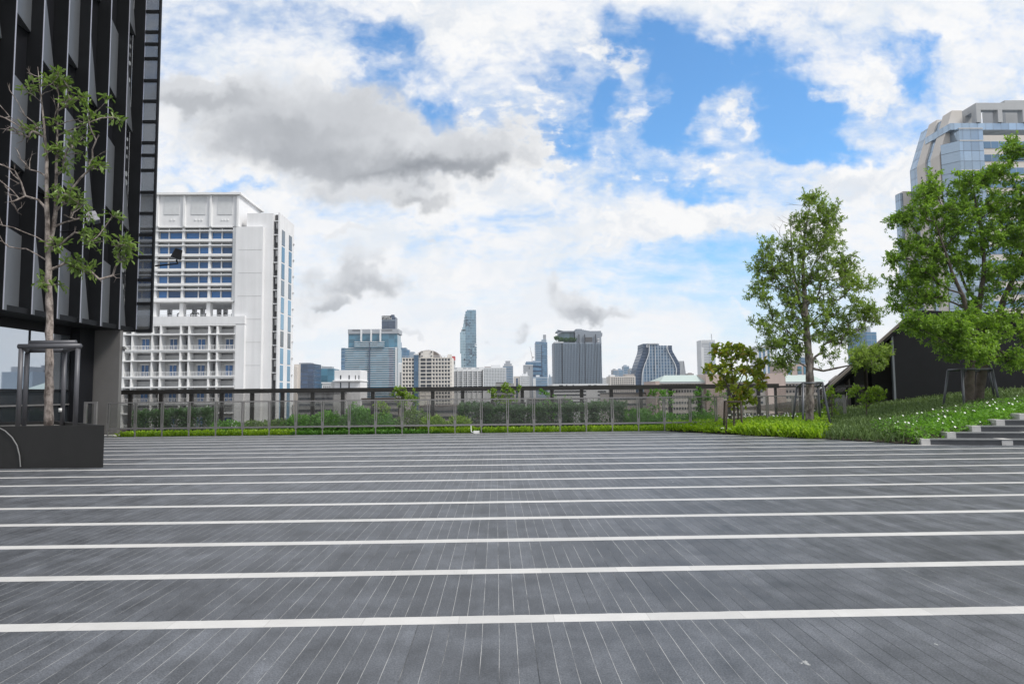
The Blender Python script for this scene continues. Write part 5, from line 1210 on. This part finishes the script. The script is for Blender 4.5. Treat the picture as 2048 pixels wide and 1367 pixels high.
shrub('shrub', 'ragged green shrub right of the dome shrub', 'shrub', at(764, 27.9), 27.9, 0, .62, .55, .72, 1900, leafG, 67)
shrub('shrub', 'pale grey green shrub at the foot of the leafy young tree', 'shrub', at(830, 27.9), 27.9, 0, .75, .5, .85, 1500, leafS, 68)
shrub('shrub', 'fern like bright shrub below the cream gridded building', 'shrub', at(868, 27.3), 27.3, 0, .55, .4, .52, 1100, leafY, 69, .13, .03)
shrub('shrub', 'fern like bright shrub below the white building with seven bays', 'shrub', at(918, 27.3), 27.3, 0, .5, .4, .5, 1000, leafY, 70, .13, .03)
xa, xb = at(922, 28.3), at(1242, 28.3); w = (xb-xa)/6
for k, lab in enumerate(('left end block of the long dark hedge under the round emblem', 'second block of the long dark hedge, under the yellowish young tree', 'long dark hedge block between the yellowish and the thin pale young trees', 'long dark hedge block behind the thin pale young tree', 'long dark hedge block under the grey condominium', 'right end block of the long dark hedge')):
    shrub('hedge', lab, 'hedge', xa+w*(k+.5), 28.3, 0, w*.54, .5, (.95, .86, .84, .88, .90, .96)[k], 3000, leafH, 80+k, .085, .032, True, 'long dark hedge behind the railing')
shrub('shrub', 'grassy pale shrub right of the long dark hedge', 'shrub', at(1278, 27.8), 27.8, 0, .7, .5, .72, 1500, leafG, 90, .14, .025)
shrub('shrub', 'grassy green shrub under the flat topped young tree', 'shrub', at(1330, 27.8), 27.8, 0, .75, .5, .55, 1400, leafG, 91, .12, .03)
shrub('shrub', 'soft green shrub behind the start of the lush bed', 'shrub', at(1400, 27.8), 27.8, 0, .9, .5, .62, 1700, leafG, 92, .1, .03)

# ground covers ("nobody could count it")
def blades(name, label, pts, L, Wd, lm, seed, spread=.55, kind='blade', lean=1.0):
    g = np.random.default_rng(seed); P = np.array(pts); n = len(P)
    A = np.stack([g.normal(size=n)*spread, g.normal(size=n)*spread, np.ones(n)*lean], 1); N = unit(g, n, .2)
    sz = g.uniform(.55, 1.2, n)
    o = leaf_mesh(name, P, A, N, L*sz, Wd*g.uniform(.8, 1.2, n), lm, None, at=(P[:, 0].mean(), P[:, 1].mean(), 0), kind=kind)
    return tag(o, label, 'ground cover', kind='stuff')
g = np.random.default_rng(7)
def strip(n, a, e, y0=26.2, y1=27.2): return [(x, y, -.01) for x, y in zip(g.uniform(at(a, 26.5), at(e, 26.5), n), g.uniform(y0, y1, n))]
blades('ground_cover', 'bright green low strap leaved plants along the foot of the railing, left part', strip(2600, 240, 585), .34, .035, leafL, 101)
blades('ground_cover', 'dark green creeping plants at the foot of the railing under the green mounds', strip(5200, 585, 880), .17, .075, leafG, 102, .9, 'diamond', .6)
blades('ground_cover', 'yellow green strap leaved plants along the foot of the railing, right part', strip(4200, 860, 1400), .34, .035, leafL, 103)
def bedpts(n, test, margin=0.):
    out = []
    while len(out) < n:
        x, y = g.uniform(6.5, 26), g.uniform(18, 32)
        if inpoly(x, y) and test(x, y): out.append((x, y, mound(x, y)-.02))
    return out
def edge_d(x, y): return (x-6.5)*.83 + (y-25.8)*.56 if x < 11.42 else 1
def pxof(x, y, z=.2):
    d = Vector((x, y, z))-CAMP; return 1024+FPX*d.dot(_r)/d.dot(_f)
front = lambda x, y: y < 27.5 and 1330 < pxof(x, y) < 1650
blades('ground_cover', 'lush light green strap leaved bed along the paving edge at right', bedpts(8500, lambda x, y: front(x, y) and pxof(x, y) > 1480 + (y-24)*6), .60, .055, leafL, 104, .45)
blades('ground_cover', 'low yellowish creeping bed with white flowers at the left tip of the planted bed', [(x, y, z+g.uniform(0, .16)) for x, y, z in bedpts(6500, lambda x, y: front(x, y) and pxof(x, y) < 1500 + (y-24)*6)], .21, .07, leafL, 105, .9, 'diamond', .6)
def grey_zone(x, y): p = pxof(x, y); return 1640 < p and y < 30 and (x-11.0)*-.30 + (y-18.0)*.95 > (2.1 if x > 11.9 else .1) 
def flower_zone(x, y): return pxof(x, y) > 1745 and x > 11.3 and y < 30 and (x-11.42)*-.30 + (y-18.25)*.95 <= 3.3
blades('ground_cover', 'dark grey green feathery shrubs massed on the mound before the pavilion', bedpts(15000, lambda x, y: grey_zone(x, y) and y < 26.5), .50, .028, leafS, 106, .42)
blades('ground_cover', 'grey green feathery shrubs on the back of the mound', bedpts(3500, lambda x, y: grey_zone(x, y) and y >= 26.5 and x < 22), .4, .03, leafS, 107, .5)
fpts = bedpts(16000, flower_zone)
blades('ground_cover', 'bright green ground cover with white flowers beside the steps', [(x, y, z+g.uniform(0, .26)) for x, y, z in fpts], .13, .065, leafF, 108, 1.0, 'diamond', .5)
def flowers(label, pts, seed):
    m = MB(); r_ = random.Random(seed)
    for x, y, z in pts:
        r = r_.uniform(.016, .034); ph = r_.random()
        for k in range(5):
            a0 = ph+k*1.257; a1 = a0+.9
            m.poly([(x, y, z), (x+r*math.cos(a0), y+r*.7*math.sin(a0)-r*.4, z+r*.8*math.sin(a0)), (x+r*math.cos(a1), y+r*.7*math.sin(a1)-r*.4, z+r*.8*math.sin(a1))])
    tag(m.build('flowers', petal), label, 'flowers', kind='stuff')
flowers('small white flowers scattered over the ground cover beside the steps', [(x, y, z+.32) for x, y, z in bedpts(110, flower_zone)], 1)
flowers('tiny white flowers over the left tip of the planted bed', [(x, y, z+.20) for x, y, z in bedpts(90, lambda x, y: front(x, y) and pxof(x, y) < 1560)], 2)
flowers('white flowers standing above the lush strap leaved bed', [(x, y, z+.45) for x, y, z in bedpts(50, lambda x, y: front(x, y) and pxof(x, y) > 1450 and y > 24.5)], 3)
# roof-garden trees of the far condominium
rt0 = None
for k, (px, py, r) in enumerate(((1113.5, 675.5, 3.4), (1122, 678, 3.6), (1132, 679, 3.2), (1142, 678.5, 3.6), (1149, 679, 3.4))):
    q = D(px, py+3, 879); zb = D(px, 683.8, 879).z; gg = np.random.default_rng(200+k); n = 260
    t = thing('roof_tree', ('round tree at the left edge of the condominium roof garden', 'bushy dark tree second from the left on the condominium roof garden', 'low bush in the middle of the condominium roof garden', 'bushy tree right of the low bush on the condominium roof garden', 'tree beside the tall right block on the condominium roof garden')[k], 'tree', (q.x, 882, zb), 'trees of the far roof garden')
    c = np.array([q.x, 882, D(px, py, 879).z]); P = c + unit(gg, n)*(gg.random(n)**.4)[:, None]*np.array([r, r, r*.75])
    MB().tube([(q.x, 882, zb), (q.x, 882, c[2])], .3, 5).build('trunk', bark2, t); leaf_mesh('crown', P, unit(gg, n, .3), unit(gg, n, .6), np.full(n, 1.6), np.full(n, 1.1), leafH, t)

# ------------------------------------------------------------------ air between here and the skyline
hm = bpy.data.materials.new('haze'); hm.use_nodes = True; T = NT(hm.node_tree); T.n.clear()
ho = T.node('ShaderNodeOutputMaterial'); pv_ = T.node('ShaderNodeVolumePrincipled'); T.l.new(pv_.outputs[0], ho.inputs['Volume'])
pv_.inputs['Color'].default_value = (.86, .92, 1, 1); pv_.inputs['Density'].default_value = .00008; pv_.inputs['Anisotropy'].default_value = .2
tag(bx(-2600, 2600, -1500, 2600, -36, 290).build('haze', hm), kind='stuff', label='thin pale haze over the city', cat='haze')
